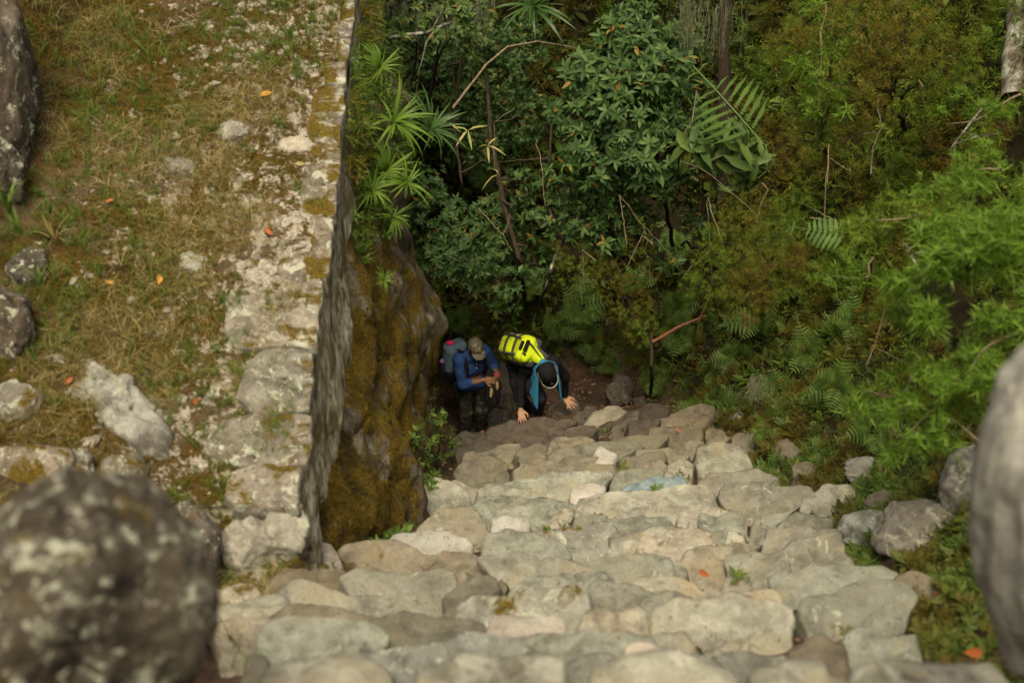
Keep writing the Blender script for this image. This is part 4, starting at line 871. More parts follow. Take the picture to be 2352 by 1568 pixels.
shrub('grey_leaf_shrub', 'grey green shrub with a lichen covered arching branch at the top left of the forest', 'shrub', hit(960, 460), C([(1060, 25, .8, 0), (940, 20, .9, 0), (880, 110, .7, -.5), (1010, 60, .6, -.2)], 15.2, .36), ros + ros_s, .085, 90, 'broad', seed=6)
shrub('lush_shrub', 'dark lush shrub beside the rock, left background above the hiker in blue', 'shrub', hit(1030, 660), C([(1000, 500, 1, 0), (1060, 560, 1, 0), (1010, 590, .8, -.2), (1120, 500, .8, .3), (1100, 620, .7, 0), (970, 440, .8, -.3)], 16.6, .36), ros_s + ros, .088, 140, 'shrub_b', seed=7)
shrub('lush_shrub', 'green shrub with arching leaf sprays between the two thin trunks', 'shrub', hit(1180, 690), C([(1090, 600, .6, -.4), (1150, 560, .6, 0), (1230, 600, .7, 0), (1190, 430, .8, .3), (1150, 660, .7, -.2)], 16.4, .34), ros_s + lax, .09, 110, 'shrub', seed=8)
shrub('brown_bush', 'brownish mossy bush hanging over the bank right of the dark hollow', 'bush', hit(1750, 700), C([(1700, 560, 1, 0), (1760, 620, 1, 0), (1650, 640, .8, .2), (1790, 520, .8, .2), (1720, 680, .7, 0), (1840, 600, .7, .2)], 13.8, .38), t_moss[:4], .11, 190, 'mossbed', seed=9)
shrub('brown_bush', 'reddish brown twiggy bush above the fern bank near the centre', 'bush', hit(1420, 700), C([(1400, 640, .7, 0), (1330, 600, .8, .2), (1450, 700, .7, 0), (1480, 760, .6, -.2)], 15.8, .34), t_moss[:4], .10, 150, 'mossbed', seed=10)
shrub('yellow_bush', 'yellow green mossy bush on the upper right hillside', 'bush', hit(2080, 300), C([(1980, 60, 1, 0), (2080, 90, 1, 0), (1930, 190, .8, 0), (2160, 140, .9, 0), (2040, 200, .8, .2)], 13.6, .40), t_moss[:4] + lax, .12, 170, 'mossbed', seed=12)
shrub('feathery_bush', 'feathery green bush right of the tall bracken frond', 'bush', hit(1900, 360), C([(1880, 250, .9, 0), (1830, 120, .9, .2), (1900, 60, .9, .2), (1850, 330, .7, 0), (1950, 310, .7, 0)], 14.2, .34), t_moss[:4], .12, 170, 'mossbed', seed=13)
# bright bamboo-like sprays, blurred at the right
nd = [needles(13, .9, .72, .13, .1, 1.2) for _ in range(4)]
def spray(label, pts, d_, size, n, mat='bamboo', thick=.13, root_at=None, seed=0, name='bamboo_spray'):
    rg = np.random.default_rng(seed + 50); K = np.array([P(x, y, d_ + (k * .0)) for k, (x, y) in enumerate(pts)]); L = np.linspace(0, 1, len(K)); t = np.linspace(0, 1, 14)
    cv = np.stack([np.interp(t, L, K[:, j]) for j in range(3)], 1); cv[:, 1] += .1 * np.sin(t * 5 + seed); base = cv[0] if root_at is None else np.array(root_at)
    root = empty(name, base, label, 'bamboo'); st = [tube(cv, np.linspace(.010, .003, 14), 5)]
    if root_at is not None: st.append(tube(wiggle(base, cv[0], 8, .08, seed, .1), np.linspace(.014, .010, 8), 5))
    u = rg.uniform(0, 1, n); q = np.stack([np.interp(u, t, cv[:, j]) for j in range(3)], 1) + (rg.normal(0, thick * .38, (n, 3)) + np.random.default_rng(seed + 9).normal(0, thick * 1.25, (11, 3))[(u * 10.99).astype(int)]) * (1.1 - .5 * u)[:, None] * np.array((1, 1, .7))
    V, F = scatter(nd, q, rg.normal(0, .7, (n, 3)) + np.array((-.3, -.4, .3)), rg.uniform(.7, 1.2, n) * size, tilt=.2, rng=rg)
    v, f = join(st); part('stem', v, f, M['pale_twig'], root); part('foliage', V, F, M[mat], root, smooth=False); return root
bs = [('bright feathery bamboo spray reaching in from the right edge, biggest and brightest', [(2420, 560), (2300, 540), (2180, 580), (2080, 650)], 9.2, .15, 520, 'bamboo', .16),
      ('bright bamboo spray above the biggest one at the right edge', [(2420, 470), (2330, 500), (2230, 530), (2150, 560)], 9.4, .145, 400, 'bamboo', .14),
      ('yellow tipped bamboo spray on the hillside left of the brightest one', [(2220, 520), (2120, 480), (2020, 490), (1960, 520)], 10.4, .12, 240, 'bamboo_y', .10),
      ('small bright bamboo tuft hanging in front of the dark gap at right', [(2180, 720), (2100, 715), (2050, 735)], 9.6, .12, 60, 'bamboo', .06),
      ('bamboo spray leaning over the tall grey rock', [(2440, 700), (2330, 750), (2270, 820), (2220, 900)], 8.6, .12, 260, 'bamboo', .10),
      ('low bamboo spray in the shade left of the tall grey rock', [(2300, 900), (2200, 890), (2140, 930)], 8.8, .11, 150, 'bamboo', .09),
      ('soft green bamboo clump at the foot of the bank left of the tall grey rock', [(2250, 1010), (2150, 960), (2050, 980)], 9.0, .11, 190, 'bamboo', .11),
      ('bamboo spray on the middle of the right hillside', [(2300, 400), (2200, 410), (2080, 440)], 11., .11, 150, 'bamboo', .10),
      ('upper bamboo spray near the lichen covered trunk', [(2352, 230), (2260, 250), (2180, 290)], 12., .11, 120, 'bamboo', .10),
      ('thin bamboo tuft on the left part of the right hillside', [(2000, 640), (1930, 620), (1880, 650)], 11.8, .12, 70, 'bamboo', .10),
      ('green bamboo tuft low on the grassy bank above the short grass', [(2080, 880), (2010, 900), (1950, 940)], 10., .13, 80, 'bamboo', .10),
      ('hanging green bamboo column under the upper hillside', [(1880, 60), (1890, 160), (1880, 250)], 13.6, .15, 90, 'bamboo', .12)]
for i, (l, pts, d_, s, n, m, th) in enumerate(bs): spray(l, pts, d_, s, n, m, th, hit(pts[0][0] - 20, pts[0][1] + 60) if pts[0][0] < 2400 else hit(2330, pts[0][1] + 60), i)

# ---------------- ferns
fr = [frond(13, .30, 1.0, .55), frond(12, .27, 1.2, .6), frond(14, .32, .8, .7)]
def fern_plant(seed, n=7):
    r_ = random.Random(seed); return join([xf(fr[r_.randrange(3)], r_.uniform(.7, 1), rz=k * 6.283 / n + r_.uniform(-.4, .4), rx=r_.uniform(-.15, .15)) for k in range(n)])
fps = [fern_plant(s) for s in range(5)]
fe = [(1340, 690, .60, 'fern with broad fronds just right above the crouching hiker'), (1290, 735, .5, 'fern between the crouching hiker and the broad fern'), (1370, 770, .45, 'low fern frond cluster right of the crouching hiker, beside his pack'), (1460, 640, .5, 'fern half hidden behind brown twigs above the broken red branch'),
      (1560, 690, .55, 'tall fern left of the broken reddish branch'), (1560, 750, .45, 'fern directly under the reddish branch'), (1750, 720, .62, 'largest dark fern on the bank right of the reddish branch'), (1700, 800, .5, 'fern with wide flat fronds low on the bank right of the thin post'), (1850, 790, .5, 'light green fern in the middle of the right bank'),
      (1610, 850, .45, 'fern low on the bank left of the pair of wide ferns'), (1500, 850, .38, 'small fern behind the hand of the crouching hiker'), (1650, 890, .4, 'fern touching the dark upper steps at right'), (1790, 880, .42, 'narrow fern above the short grass'), (1920, 860, .45, 'fern on the right bank under the bamboo tuft'),
      (1600, 930, .35, 'lowest fern at the edge of the dark steps'), (2000, 960, .45, 'grey green curled fern above the low bank rocks'), (1760, 980, .33, 'small fern in the grass above the upper right stair edge'), (1560, 560, .45, 'fern high on the bank beneath the dark hollow'), (1220, 650, .45, 'fern under the pale leaning trunk'),
      (1060, 720, .4, 'fern beside the rock edge above the hiker in blue'), (1130, 380, .5, 'dark fern hanging in the upper background left of centre'), (1000, 740, .36, 'little fern next to the rock silhouette'), (1960, 720, .42, 'fern in the shade below the yellow tipped bamboo'), (1410, 820, .34, 'small fern behind the upright dark stone')]
for i, (x, y, s, l) in enumerate(fe):
    c = hit(x, y + 10); c = c + np.array((-.06, -.30, .16)); s *= 1.15; dd = depth(c); nn = np.array((-.35 if x > 1500 else 0, -.55, .75))
    V, F = scatter([fps[i % 5]], c[None], nn[None], np.array([s])); o = mesh('fern', V, F, M['fern'], smooth=False); rebase(o, c); tag(o, l, 'fern')
def place_frond(t, a, b, nrm, wid=1.):
    """one frond from a to b, its blade facing nrm"""
    a, b, nrm = map(np.array, (a, b, nrm)); end = t[0][-1] * 0 + t[0][np.argmax(t[0][:, 1] ** 2 + t[0][:, 2] ** 2)]; L = np.linalg.norm(b - a)
    yy = (b - a) / L; z = nrm - (nrm @ yy) * yy; z /= np.linalg.norm(z); x_ = np.cross(yy, z); e = np.array((end[1], end[2])); e = e / np.linalg.norm(e) ** 2
    v = t[0]; along = v[:, 1] * e[0] + v[:, 2] * e[1]; off = -v[:, 1] * e[1] + v[:, 2] * e[0]
    return a + x_ * v[:, :1] * L * wid + yy * along[:, None] * L + z * off[:, None] * L * .6, t[1]
big = frond(12, .46, .6, .9, True)
a, b = P(1752, 330, 14.0), P(1590, 150, 14.2); V, F = place_frond(big, a, b, (0, -.75, .6), .95)
sv, sf = tube(wiggle(hit(1800, 430), a, 6, .03, 3), .008, 5)
root = empty('bracken_frond', hit(1800, 430), 'large light green bracken frond with toothed side leaflets, upper right of the big shrub', 'fern'); part('frond', V, F, M['fern_b'], root, smooth=False); part('stalk', sv, sf, M['fern'], root)
a, b = P(1960, 545, 11.6), P(1810, 520, 11.8); V, F = place_frond(frond(12, .3, .4, .9), a, b, (0, -.6, .7)); o = mesh('bracken_frond', V, F, M['fern_b'], smooth=False); rebase(o, a); tag(o, 'small pale green frond pointing left on the hillside below the big leaves', 'fern')

# ---------------- trunks, branches, twigs, beards of lichen
def stick(name, label, cat, pts, r0, r1, mat, seed=0, amp=.06, n=14, kids=0):
    K = [np.array(q, float) for q in pts]; cv = []
    for i in range(len(K) - 1): cv.append(wiggle(K[i], K[i + 1], n, amp, seed + i)[:(None if i == len(K) - 2 else -1)])
    cv = np.vstack(cv); ps = [tube(cv, np.linspace(r0, r1, len(cv)), 7, .12, seed)]; rg = np.random.default_rng(seed)
    for k in range(kids):
        i = rg.integers(len(cv) // 4, len(cv) - 1); e = cv[i] + rg.normal(0, .25, 3) + np.array((0, 0, .05)); ps.append(tube(wiggle(cv[i], e, 6, .2, seed + k), np.linspace(r1 * 1.2, .003, 6), 4))
    V, F = join(ps); o = mesh(name, V, F, M[mat]); rebase(o, K[0]); return tag(o, label, cat)
stick('slender_trunk', 'dark slender trunk rising behind the hikers, left of the two, its top leafy', 'tree trunk', [hit(1210, 700), P(1195, 600, 16.2), P(1160, 480, 16.1), P(1128, 330, 16.), P(1118, 180, 16.)], .034, .022, 'bark', 1, kids=5)
stick('slender_trunk', 'pale lichened thin trunk leaning right behind the crouching hiker', 'tree trunk', [hit(1240, 720), P(1265, 620, 16.3), P(1290, 540, 16.4), P(1310, 420, 16.6)], .022, .014, 'lichen_bark', 2, kids=4)
stick('slender_trunk', 'thin dark crooked trunk right of the pale leaning trunk', 'tree trunk', [hit(1400, 690), P(1330, 590, 16.), P(1270, 520, 16.), P(1255, 440, 16.2), P(1270, 250, 16.4)], .026, .014, 'bark', 3, kids=6)
stick('slender_trunk', 'thin mossy stem close to the rock at the left of the forest', 'tree trunk', [hit(1040, 560), P(1060, 420, 16.4), P(1040, 280, 16.3), P(1060, 120, 16.2)], .02, .012, 'bark', 4, kids=4)
stick('bare_branch', 'long bare pale branch slanting up above the strap leaved plants', 'branch', [P(1040, 248, 14.8), P(1115, 150, 14.9), P(1165, 108, 15.), P(1235, 95, 15.2), P(1320, 110, 15.5)], .014, .005, 'pale_twig', 5, .03)
stick('broken_branch', 'broken reddish branch propped on a thin dark post among the ferns', 'branch', [P(1500, 785, 15.0), P(1560, 750, 14.9), P(1620, 725, 14.9)], .02, .013, 'red_twig', 6, .03)
stick('broken_post', 'thin dark upright stub under the reddish branch', 'branch', [hit(1495, 905) , P(1497, 840, 15.1), P(1497, 765, 15.0)], .024, .016, 'bark', 7, .03)
stick('broken_branch', 'second reddish twig standing up beside the broken branch', 'branch', [P(1605, 740, 14.9), P(1625, 690, 14.8), P(1632, 650, 14.8)], .012, .006, 'red_twig', 8, .03)
stick('bare_twig', 'thin white twig angled across the right hillside moss', 'twig', [P(2255, 250, 11.4), P(2215, 300, 11.3), P(2185, 340, 11.3)], .009, .004, 'lichen_bark', 9, .05, kids=3)
stick('bare_twig', 'thin pale twig curling up on the hillside left of the yellow bush', 'twig', [P(2000, 400, 12.4), P(2005, 340, 12.4), P(2025, 290, 12.4)], .007, .004, 'lichen_bark', 10, .05, kids=2)
stick('bare_twig', 'grey lichened twig hanging under the bright bamboo', 'twig', [P(2080, 560, 10.3), P(2100, 600, 10.2), P(2125, 650, 10.2)], .012, .006, 'lichen_bark', 11, .06, kids=4)
stick('bare_twig', 'thin straight twig sticking up from the shade near the low bamboo', 'twig', [P(1990, 840, 10.8), P(2010, 790, 10.8), P(2035, 700, 10.8)], .006, .003, 'pale_twig', 12, .04, kids=2)
stick('hanging_vine', 'long thin vine hanging in front of the big shrub', 'vine', [P(1600, 210, 14.6), P(1590, 280, 14.6), P(1555, 330, 14.7), P(1530, 340, 14.7)], .006, .004, 'pale_twig', 13, .05)
stick('arching_twig', 'arching lichen crusted branch at the top left of the forest', 'branch', [P(880, 90, 14.8), P(980, 75, 14.9), P(1040, 50, 15.), P(1060, 0, 15.1), P(1050, -60, 15.2)], .02, .013, 'lichen_bark', 14, .06, kids=5)
for k, (x, y) in enumerate([(1300, 130), (1180, 250), (1660, 560), (1500, 560), (1100, 480), (1370, 600), (1750, 420), (1860, 500), (1440, 560), (1230, 330), (1900, 420), (2120, 200)]):
    a = P(x, y, 15.2 - max(0, x - 1500) * .004); stick('thin_twig', 'thin dry twig ' + ['in the dark gap above the bare branch end', 'dangling left of the crooked trunk top', 'in the black hollow right side', 'in the black hollow left side', 'over the lush shrub by the rock', 'above the broad fern', 'under the drooping big leaves', 'left of the small pale frond', 'over the brown twiggy bush', 'hanging from the small leaved tree', 'in the moss above the small pale frond', 'below the yellow green hillside bush'][k], 'twig', [a, a + R.normal(0, .18, 3), a + R.normal(0, .3, 3) - np.array((0, 0, .35))], .006, .003, 'pale_twig', 20 + k, .1, kids=1)
def beard(label, x, y, d_, h, w, seed):
    rg = np.random.default_rng(seed); ps = []
    for k in range(34):
        a = P(x, y, d_) + np.array((rg.normal(0, w), rg.normal(0, w), rg.uniform(-.1, .05))); ps.append(tube(wiggle(a, a + np.array((rg.normal(0, .05), 0, -h * rg.uniform(.4, 1))), 7, .18, seed * 40 + k), np.linspace(.004, .0015, 7), 3))
        q = np.linspace(0, 1, 18)[:, None] * np.array((0, 0, -h * .7)) + a; v, f = scatter([needles(6, .5, .5, .08)], q + rg.normal(0, .015, q.shape), rg.normal(0, 1, q.shape), np.full(len(q), .045), rng=rg); ps.append((v, f))
    V, F = join(ps); o = mesh('beard_lichen', V, F, M['lichen'], smooth=False); rebase(o, P(x, y, d_)); tag(o, label, 'hanging lichen')
beard('pale green beard lichen hanging at the top above the bracken frond', 1640, 10, 14.5, .75, .12, 1)
beard('thinner beard lichen strand hanging left of the pale one above the frond', 1580, -10, 14.7, .6, .05, 2)
beard('yellowish beard lichen on the arching branch at the top left of the forest', 1000, 20, 14.9, .35, .10, 3)
beard('short beard lichen near the top beside the large dark bromeliad', 1110, -5, 15., .5, .06, 4)
beard('small tuft of beard lichen low on the fern bank', 1745, 880, 13.0, .22, .04, 5)
# bamboo twig with bleached leaves in front of the dark forest
for k, (x, y, l) in enumerate([(1020, 280, 'yellow bamboo leaves at the lower end of the bare pale branch'), (1075, 300, 'bleached bamboo leaves left of the slender dark trunk'), (1120, 335, 'long bleached bamboo leaves crossing the slender dark trunk'), (1145, 400, 'single yellow green bamboo leaf hanging on the dark trunk')]):
    c = P(x, y, 14.7); t = [join([xf(leaf(.13, .04, .3), rr.uniform(.6, 1), rx=rr.uniform(-1.4, .4), rz=rr.uniform(0, 6.3)) for _ in range(6 if k < 3 else 2)])]
    V, F = scatter(t, c[None], np.array([(0, -.3, 1.)]), np.array([.26])); o = mesh('bamboo_leaves', V, F, M['paleleaf'], smooth=False); rebase(o, c); tag(o, l, 'leaves')

# ---------------- trees rooted on the slope; crowns mostly above the picture, added for shade
def tree(label, base, top, r, crowns, mat='shrub_b', bark='lichen_bark', seed=0, dens=90, size=.2):
    base, top = np.array(base, float), np.array(top, float); root = empty('forest_tree', base, label, 'tree'); cv = wiggle(base, top, 16, .05, seed); ps = [tube(cv, np.linspace(r, r * .5, 16), 10, .10, seed)]
    part('trunk', *ps[0], M[bark], root); rg = np.random.default_rng(seed); br = []; pos = []; upv = []
    for c, cr in crowns:
        c = np.array(c, float); br.append(tube(wiggle(cv[rg.integers(9, 15)], c, 8, .12, seed + 3, .05), np.linspace(r * .4, r * .1, 8), 6)); n = int(dens * cr * cr)
        v = rg.normal(0, 1, (n, 3)); v /= np.linalg.norm(v, axis=1)[:, None]; lump = 1 + .4 * fbm(v * 1.8 + seed, 33, 3)
        pos.append(c + v * (cr * (.4 + .6 * rg.uniform(0, 1, n) ** .5) * lump)[:, None] * np.array((1, 1, .6))); upv.append(v + np.array((0, 0, .5)))
    part('branches', *join(br), M[bark], root); q = np.vstack(pos); V, F = scatter(ros_s, q, np.vstack(upv), rg.uniform(.7, 1.3, len(q)) * size, rng=rg); part('crown', V, F, M[mat], root, smooth=False)
tree('forest tree with a lichen grey trunk in the top right corner', hit(2335, 230), P(2345, -250, 14.), .16, [((5.6, 14.5, -1.2), 1.3), ((6.6, 14.6, -1.6), 1.2)], seed=41)
tree('tall forest tree behind the big leafy shrub, trunk in deep shade, crown added out of view', hit(1660, 470), (2.4, 17.2, -3.5), .10, [((2.2, 16.4, -3.4), 1.5), ((.6, 16.2, -3.2), 1.6), ((3.2, 17.5, -2.4), 1.6)], bark='bark', seed=42)
tree('unseen forest tree added at the back left beyond the terrace end', (-1.9, 17.6, -6.), (-1.6, 17.2, -2.6), .13, [((-1.6, 16.8, -2.6), 1.6), ((-.3, 15.9, -3.0), 1.4), ((-3.0, 17.6, -2.2), 1.6)], seed=43)
# ------------------------------------------------------------------ the two hikers: smooth bodies grown from rounded bones
def smin(a, b, k):
    h = np.clip(.5 + .5 * (b - a) / k, 0, 1); return b + (a - b) * h - k * h * (1 - h)
def cone(p, a, b, ra, rb, sc=None):
    a, b = np.array(a, float), np.array(b, float)
    if sc is not None: c = np.array(sc, float); p = p / c; a = a / c; b = b / c
    ab = b - a; t = np.clip(((p - a) @ ab) / (ab @ ab + 1e-9), 0, 1); return np.linalg.norm(p - a - t[..., None] * ab, axis=-1) - (ra + (rb - ra) * t)
def ell(p, c, r, M_=None):
    q = p - np.array(c, float)
    if M_ is not None: q = q @ np.array(M_, float).T
    r = np.array(r, float); k0 = np.linalg.norm(q / r, axis=-1); k1 = np.linalg.norm(q / r ** 2, axis=-1) + 1e-9; return k0 * (k0 - 1) / k1
def rbox(p, c, h, M_, rd):
    q = np.abs((p - np.array(c, float)) @ np.array(M_, float).T) - (np.array(h, float) - rd); return np.linalg.norm(np.maximum(q, 0), axis=-1) + np.minimum(q.max(-1), 0) - rd
def nets(fn, lo, hi, st):
    """surface of fn = 0 as a closed quad mesh"""
    ax = [np.arange(lo[i], hi[i] + st, st) for i in range(3)]; f = fn(np.stack(np.meshgrid(*ax, indexing='ij'), -1)).astype(float); S = f < 0
    n = np.array(f.shape) - 1; acc = np.zeros((*n, 3)); cnt = np.zeros(tuple(n))
    for a in range(3):
        b, c = [i for i in range(3) if i != a]
        for db in (0, 1):
            for dc in (0, 1):
                sl0 = [None] * 3; sl0[a] = slice(0, n[a]); sl0[b] = slice(db, db + n[b]); sl0[c] = slice(dc, dc + n[c]); sl1 = list(sl0); sl1[a] = slice(1, n[a] + 1)
                f0, f1 = f[tuple(sl0)], f[tuple(sl1)]; cr = (f0 < 0) != (f1 < 0); t = np.where(cr, f0 / (f0 - f1 + 1e-12), 0)
                o = np.zeros((*n, 3)); o[..., a] = t; o[..., b] = db; o[..., c] = dc; acc += o * cr[..., None]; cnt += cr
    m = cnt > 0; idx = -np.ones(tuple(n), int); idx[m] = np.arange(m.sum()); V = (np.argwhere(m) + acc[m] / cnt[m][:, None]) * st + np.array([x[0] for x in ax]); F = []
    for a in range(3):
        b, c = [i for i in range(3) if i != a]; sl0 = [slice(1, n[i]) for i in range(3)]; sl0[a] = slice(0, n[a]); sl1 = list(sl0); sl1[a] = slice(1, n[a] + 1)
        s0, s1 = S[tuple(sl0)], S[tuple(sl1)]; w = np.argwhere(s0 != s1); base = w.copy(); base[:, b] += 1; base[:, c] += 1; flip = s0[tuple(w.T)] ^ (a == 1)
        def g(db, dc): q = base.copy(); q[:, b] -= db; q[:, c] -= dc; return idx[tuple(q.T)]
        Q = np.stack([g(1, 1), g(0, 1), g(0, 0), g(1, 0)], 1); Q[~flip] = Q[~flip][:, ::-1]; F.append(Q)
    return V, [np.vstack(F)]
def grow(prims, k, lo, hi, st, extra=None):
    def fn(p):
        d = None
        for q in prims:
            e = q(p); d = e if d is None else smin(d, e, k)
        return extra(p, d) if extra else d
    return nets(fn, lo, hi, st)
def bbox(pts, m): pts = np.array(pts); return pts.min(0) - m, pts.max(0) + m
def hand(wrist, fdir, back, size=1., curl=.4, spread=.16, thumb=1):
    """palm, four unequal bent fingers and a thumb; fdir = where fingers point, back = back of the hand"""
    w = np.array(wrist, float); f = np.array(fdir, float); f /= np.linalg.norm(f); u = np.array(back, float); u -= (u @ f) * f; u /= np.linalg.norm(u); s = np.cross(f, u) * thumb; P_ = []; pts = [w]
    Mx = np.array((s, f, u)); c = w + f * .048 * size; P_.append(lambda p: ell(p, c, (.043 * size, .055 * size, .019 * size), Mx))
    P_.append(lambda p: cone(p, w - f * .03, w + f * .02, .026 * size, .028 * size))
    for i, (o, L) in enumerate(zip((.030, .010, -.010, -.029), (.070, .078, .072, .056))):
        a = w + (f * .085 + s * o) * size; d = f + s * spread * (o / .03); d /= np.linalg.norm(d); b = a + (d - u * curl * .5) * L * .5 * size; e = b + (d - u * curl * 1.4) * L * .5 * size / np.linalg.norm(d - u * curl * 1.4)
        P_.append(lambda p, a=a, b=b: cone(p, a, b, .0105 * size, .0095 * size)); P_.append(lambda p, b=b, e=e: cone(p, b, e, .0095 * size, .0075 * size)); pts += [a, b, e]
    a = w + (f * .025 + s * .032) * size; b = a + (f * .035 + s * .032) * size; e = b + (f * .03 + s * .006 - u * .008) * size
    P_.append(lambda p: cone(p, a, b, .013 * size, .011 * size)); P_.append(lambda p: cone(p, b, e, .011 * size, .008 * size)); pts += [b, e]
    lo, hi = bbox(pts, .04); V, F = grow(P_, .008, lo, hi, .005); return V, F
def head_prims(c, up, face, s=1.):
    """skull, jaw, nose, brow, ears"""
    c = np.array(c, float); up = np.array(up, float); up /= np.linalg.norm(up); f = np.array(face, float); f -= (f @ up) * up; f /= np.linalg.norm(f); r = np.cross(f, up); Mx = np.array((r, f, up))
    L = lambda x, y, z: c + (r * x + f * y + up * z) * s
    q = [lambda p: ell(p, L(0, -.01, .025), (.076 * s, .095 * s, .092 * s), Mx), lambda p: ell(p, L(0, .022, -.055), (.056 * s, .062 * s, .065 * s), Mx),
         lambda p: cone(p, L(0, .085, .005), L(0, .112, -.03), .009 * s, .015 * s), lambda p: cone(p, L(-.03, .078, .022), L(.03, .078, .022), .012 * s, .012 * s), lambda p: cone(p, L(-.016, .085, -.066), L(.016, .085, -.066), .010 * s, .010 * s)]
    for k in (-1, 1): q.append(lambda p, k=k: ell(p, L(.078 * k, -.005, -.01), (.012 * s, .022 * s, .034 * s), Mx))
    return q, L, Mx
skin = plain('skin', (.24, .125, .075), .55, 40, .12, .1); skin2 = plain('light_brown_skin', (.40, .225, .145), .5, 40, .1, .1)
def cloth(name, c, var=.25, rough=.85): return plain(name, c, rough, 25, var, .35)
def camo(name, cols):
    t = NT(name); a = t.noise(16, 4, .7, .8); c = t.ramp(a, [(p, q) for p, q in zip((.3, .44, .52, .62), cols)]); return t.col(c, .9)
K_shirt = cloth('blue_shirt_cloth', (.020, .060, .200), .3); K_camo = camo('camouflage_cloth', [(.012, .012, .010), (.03, .03, .022), (.012, .012, .010), (.10, .095, .075)])
K_cap = camo('camouflage_cap', [(.045, .042, .028), (.20, .185, .14), (.06, .055, .035), (.33, .31, .24)]); K_gold = cloth('gold_patch', (.40, .22, .02)); K_black = cloth('black_cloth', (.006, .006, .008), .3); K_navy = cloth('dark_trousers', (.012, .014, .024), .3)
K_grey = cloth('blue_grey_pack_cloth', (.12, .18, .25)); K_pink = cloth('pink_cloth', (.75, .03, .16)); K_purple = cloth('purple_plastic', (.28, .13, .40)); K_yel = cloth('bright_yellow_cover', (.60, .74, .03), .10); K_dgrey = cloth('dark_grey_webbing', (.055, .055, .065)); K_towel = cloth('blue_towel', (.03, .21, .40), .2)
K_white = cloth('white_edging', (.62, .62, .60)); K_cork = cloth('cork', (.55, .37, .20)); K_boot = cloth('brown_boot_leather', (.10, .055, .030)); K_tan = cloth('khaki_straps', (.24, .23, .17)); K_red = cloth('red_pull', (.70, .06, .05)); K_metal = plain('dark_metal', (.03, .03, .035), .35)
def wr(p, sc, amp, s=0): return fbm(p * sc, s, 3) * amp

# ---- hiker in blue
O1 = np.array((-.51, 13.80, -12.36)); F1 = np.array((.50, -.866, 0)); L1 = np.array((.866, .50, 0)); U = np.array((0, 0, 1.))
def a1(f, l, u): return O1 + F1 * f + L1 * l + U * u
h1 = empty('person', O1, 'hiker in a blue shirt and camouflage cap looking down at the poles in both hands', 'person')
hp, HL, HM = head_prims(a1(.11, 0, 1.56), U * .86 + F1 * .5, F1 * .8 - U * .6)
sh = {1: a1(.03, .185, 1.37), -1: a1(.03, -.185, 1.37)}; el = {1: a1(.06, .29, 1.12), -1: a1(.13, -.20, 1.06)}; wrp = {1: a1(.27, .22, 1.16), -1: a1(.29, .03, 1.16)}
B = lambda a, b, ra, rb, sc=None: (lambda p: cone(p, a, b, ra, rb, sc))
arms = [B(sh[s], el[s], .052, .042) for s in (1, -1)] + [B(el[s], wrp[s], .042, .028) for s in (1, -1)]
legs = []
for s in (1, -1):
    hpj, kn, an = a1(-.02, .095 * s, .92), a1(.07 if s > 0 else .03, .11 * s, .50), a1(-.03, .12 * s, .09); legs += [B(hpj, kn, .082, .056), B(kn, an, .054, .038), B(an, an + F1 * .14 - U * .05, .036, .03)]
torso = [B(a1(-.02, -.06, .98), a1(-.02, .06, .98), .115, .115), B(a1(0, -.07, 1.22), a1(0, .07, 1.22), .11, .11), B(a1(.0, -.15, 1.36), a1(.0, .15, 1.36), .07, .07), B(a1(.01, 0, 1.38), a1(.09, 0, 1.50), .058, .052)]
V, F = grow(hp + torso + arms + legs, .03, O1 + (-.48, -.48, -.03), O1 + (.55, .45, 1.75), .0115)
Hs = [hand(wrp[1], F1 * .35 - U * .85 - L1 * .3, F1 * .7 + L1 * .4 + U * .2, 1.05, .9, .1, 1), hand(wrp[-1], F1 * .35 + L1 * .8 - U * .15, F1 * .6 + U * .6, 1.05, .9, .1, 1)]
V, F = join([(V, F)] + Hs); part('body', V, F, skin, h1)
bl = lambda *ps: list(ps)
shirt = [B(a1(-.02, -.08, .93), a1(-.02, .08, .93), .135, .135), B(a1(0, -.09, 1.20), a1(0, .09, 1.20), .135, .135), B(a1(.0, -.15, 1.35), a1(.0, .15, 1.35), .095, .095)]
for s in (1, -1): m = el[s] + (wrp[s] - el[s]) * .38; shirt += [B(sh[s], el[s], .074, .062), B(el[s], m, .062, .054)]
def cut(lo_, neck):
    def e(p, d):
        d = d + wr(p * np.array((1, 1, 1.6)), 9, .010, 5) + wr(p, 22, .004, 6); d = np.maximum(d, lo_ - p[..., 2]); d = np.maximum(d, -(np.linalg.norm(p - neck, axis=-1) - .085)); return d
    return e
V, F = grow(shirt, .035, O1 + (-.5, -.45, .78), O1 + (.5, .45, 1.52), .0115, cut(O1[2] + .83, a1(.07, 0, 1.50))); so = part('shirt', V, F, K_shirt, h1)
for z in (1.38, 1.32, 1.26): v, f = blob(a1(.145, .0, z), (.010,) * 3, 3, .0, 2); part('button', v, f, K_white, so)
tr_ = []
for s in (1, -1):
    hpj, kn, an = a1(-.02, .09 * s, .93), a1(.07 if s > 0 else .03, .11 * s, .50), a1(-.03, .12 * s, .10); tr_ += [B(hpj, kn, .105, .080), B(kn, an, .080, .072)]
V, F = grow(tr_ + [B(a1(-.02, -.07, .95), a1(-.02, .07, .95), .12, .12)], .03, O1 + (-.4, -.4, .04), O1 + (.4, .4, 1.1), .013, lambda p, d: np.maximum(d + wr(p, 8, .014, 9), p[..., 2] - O1[2] - .97)); part('trousers', V, F, K_camo, h1)
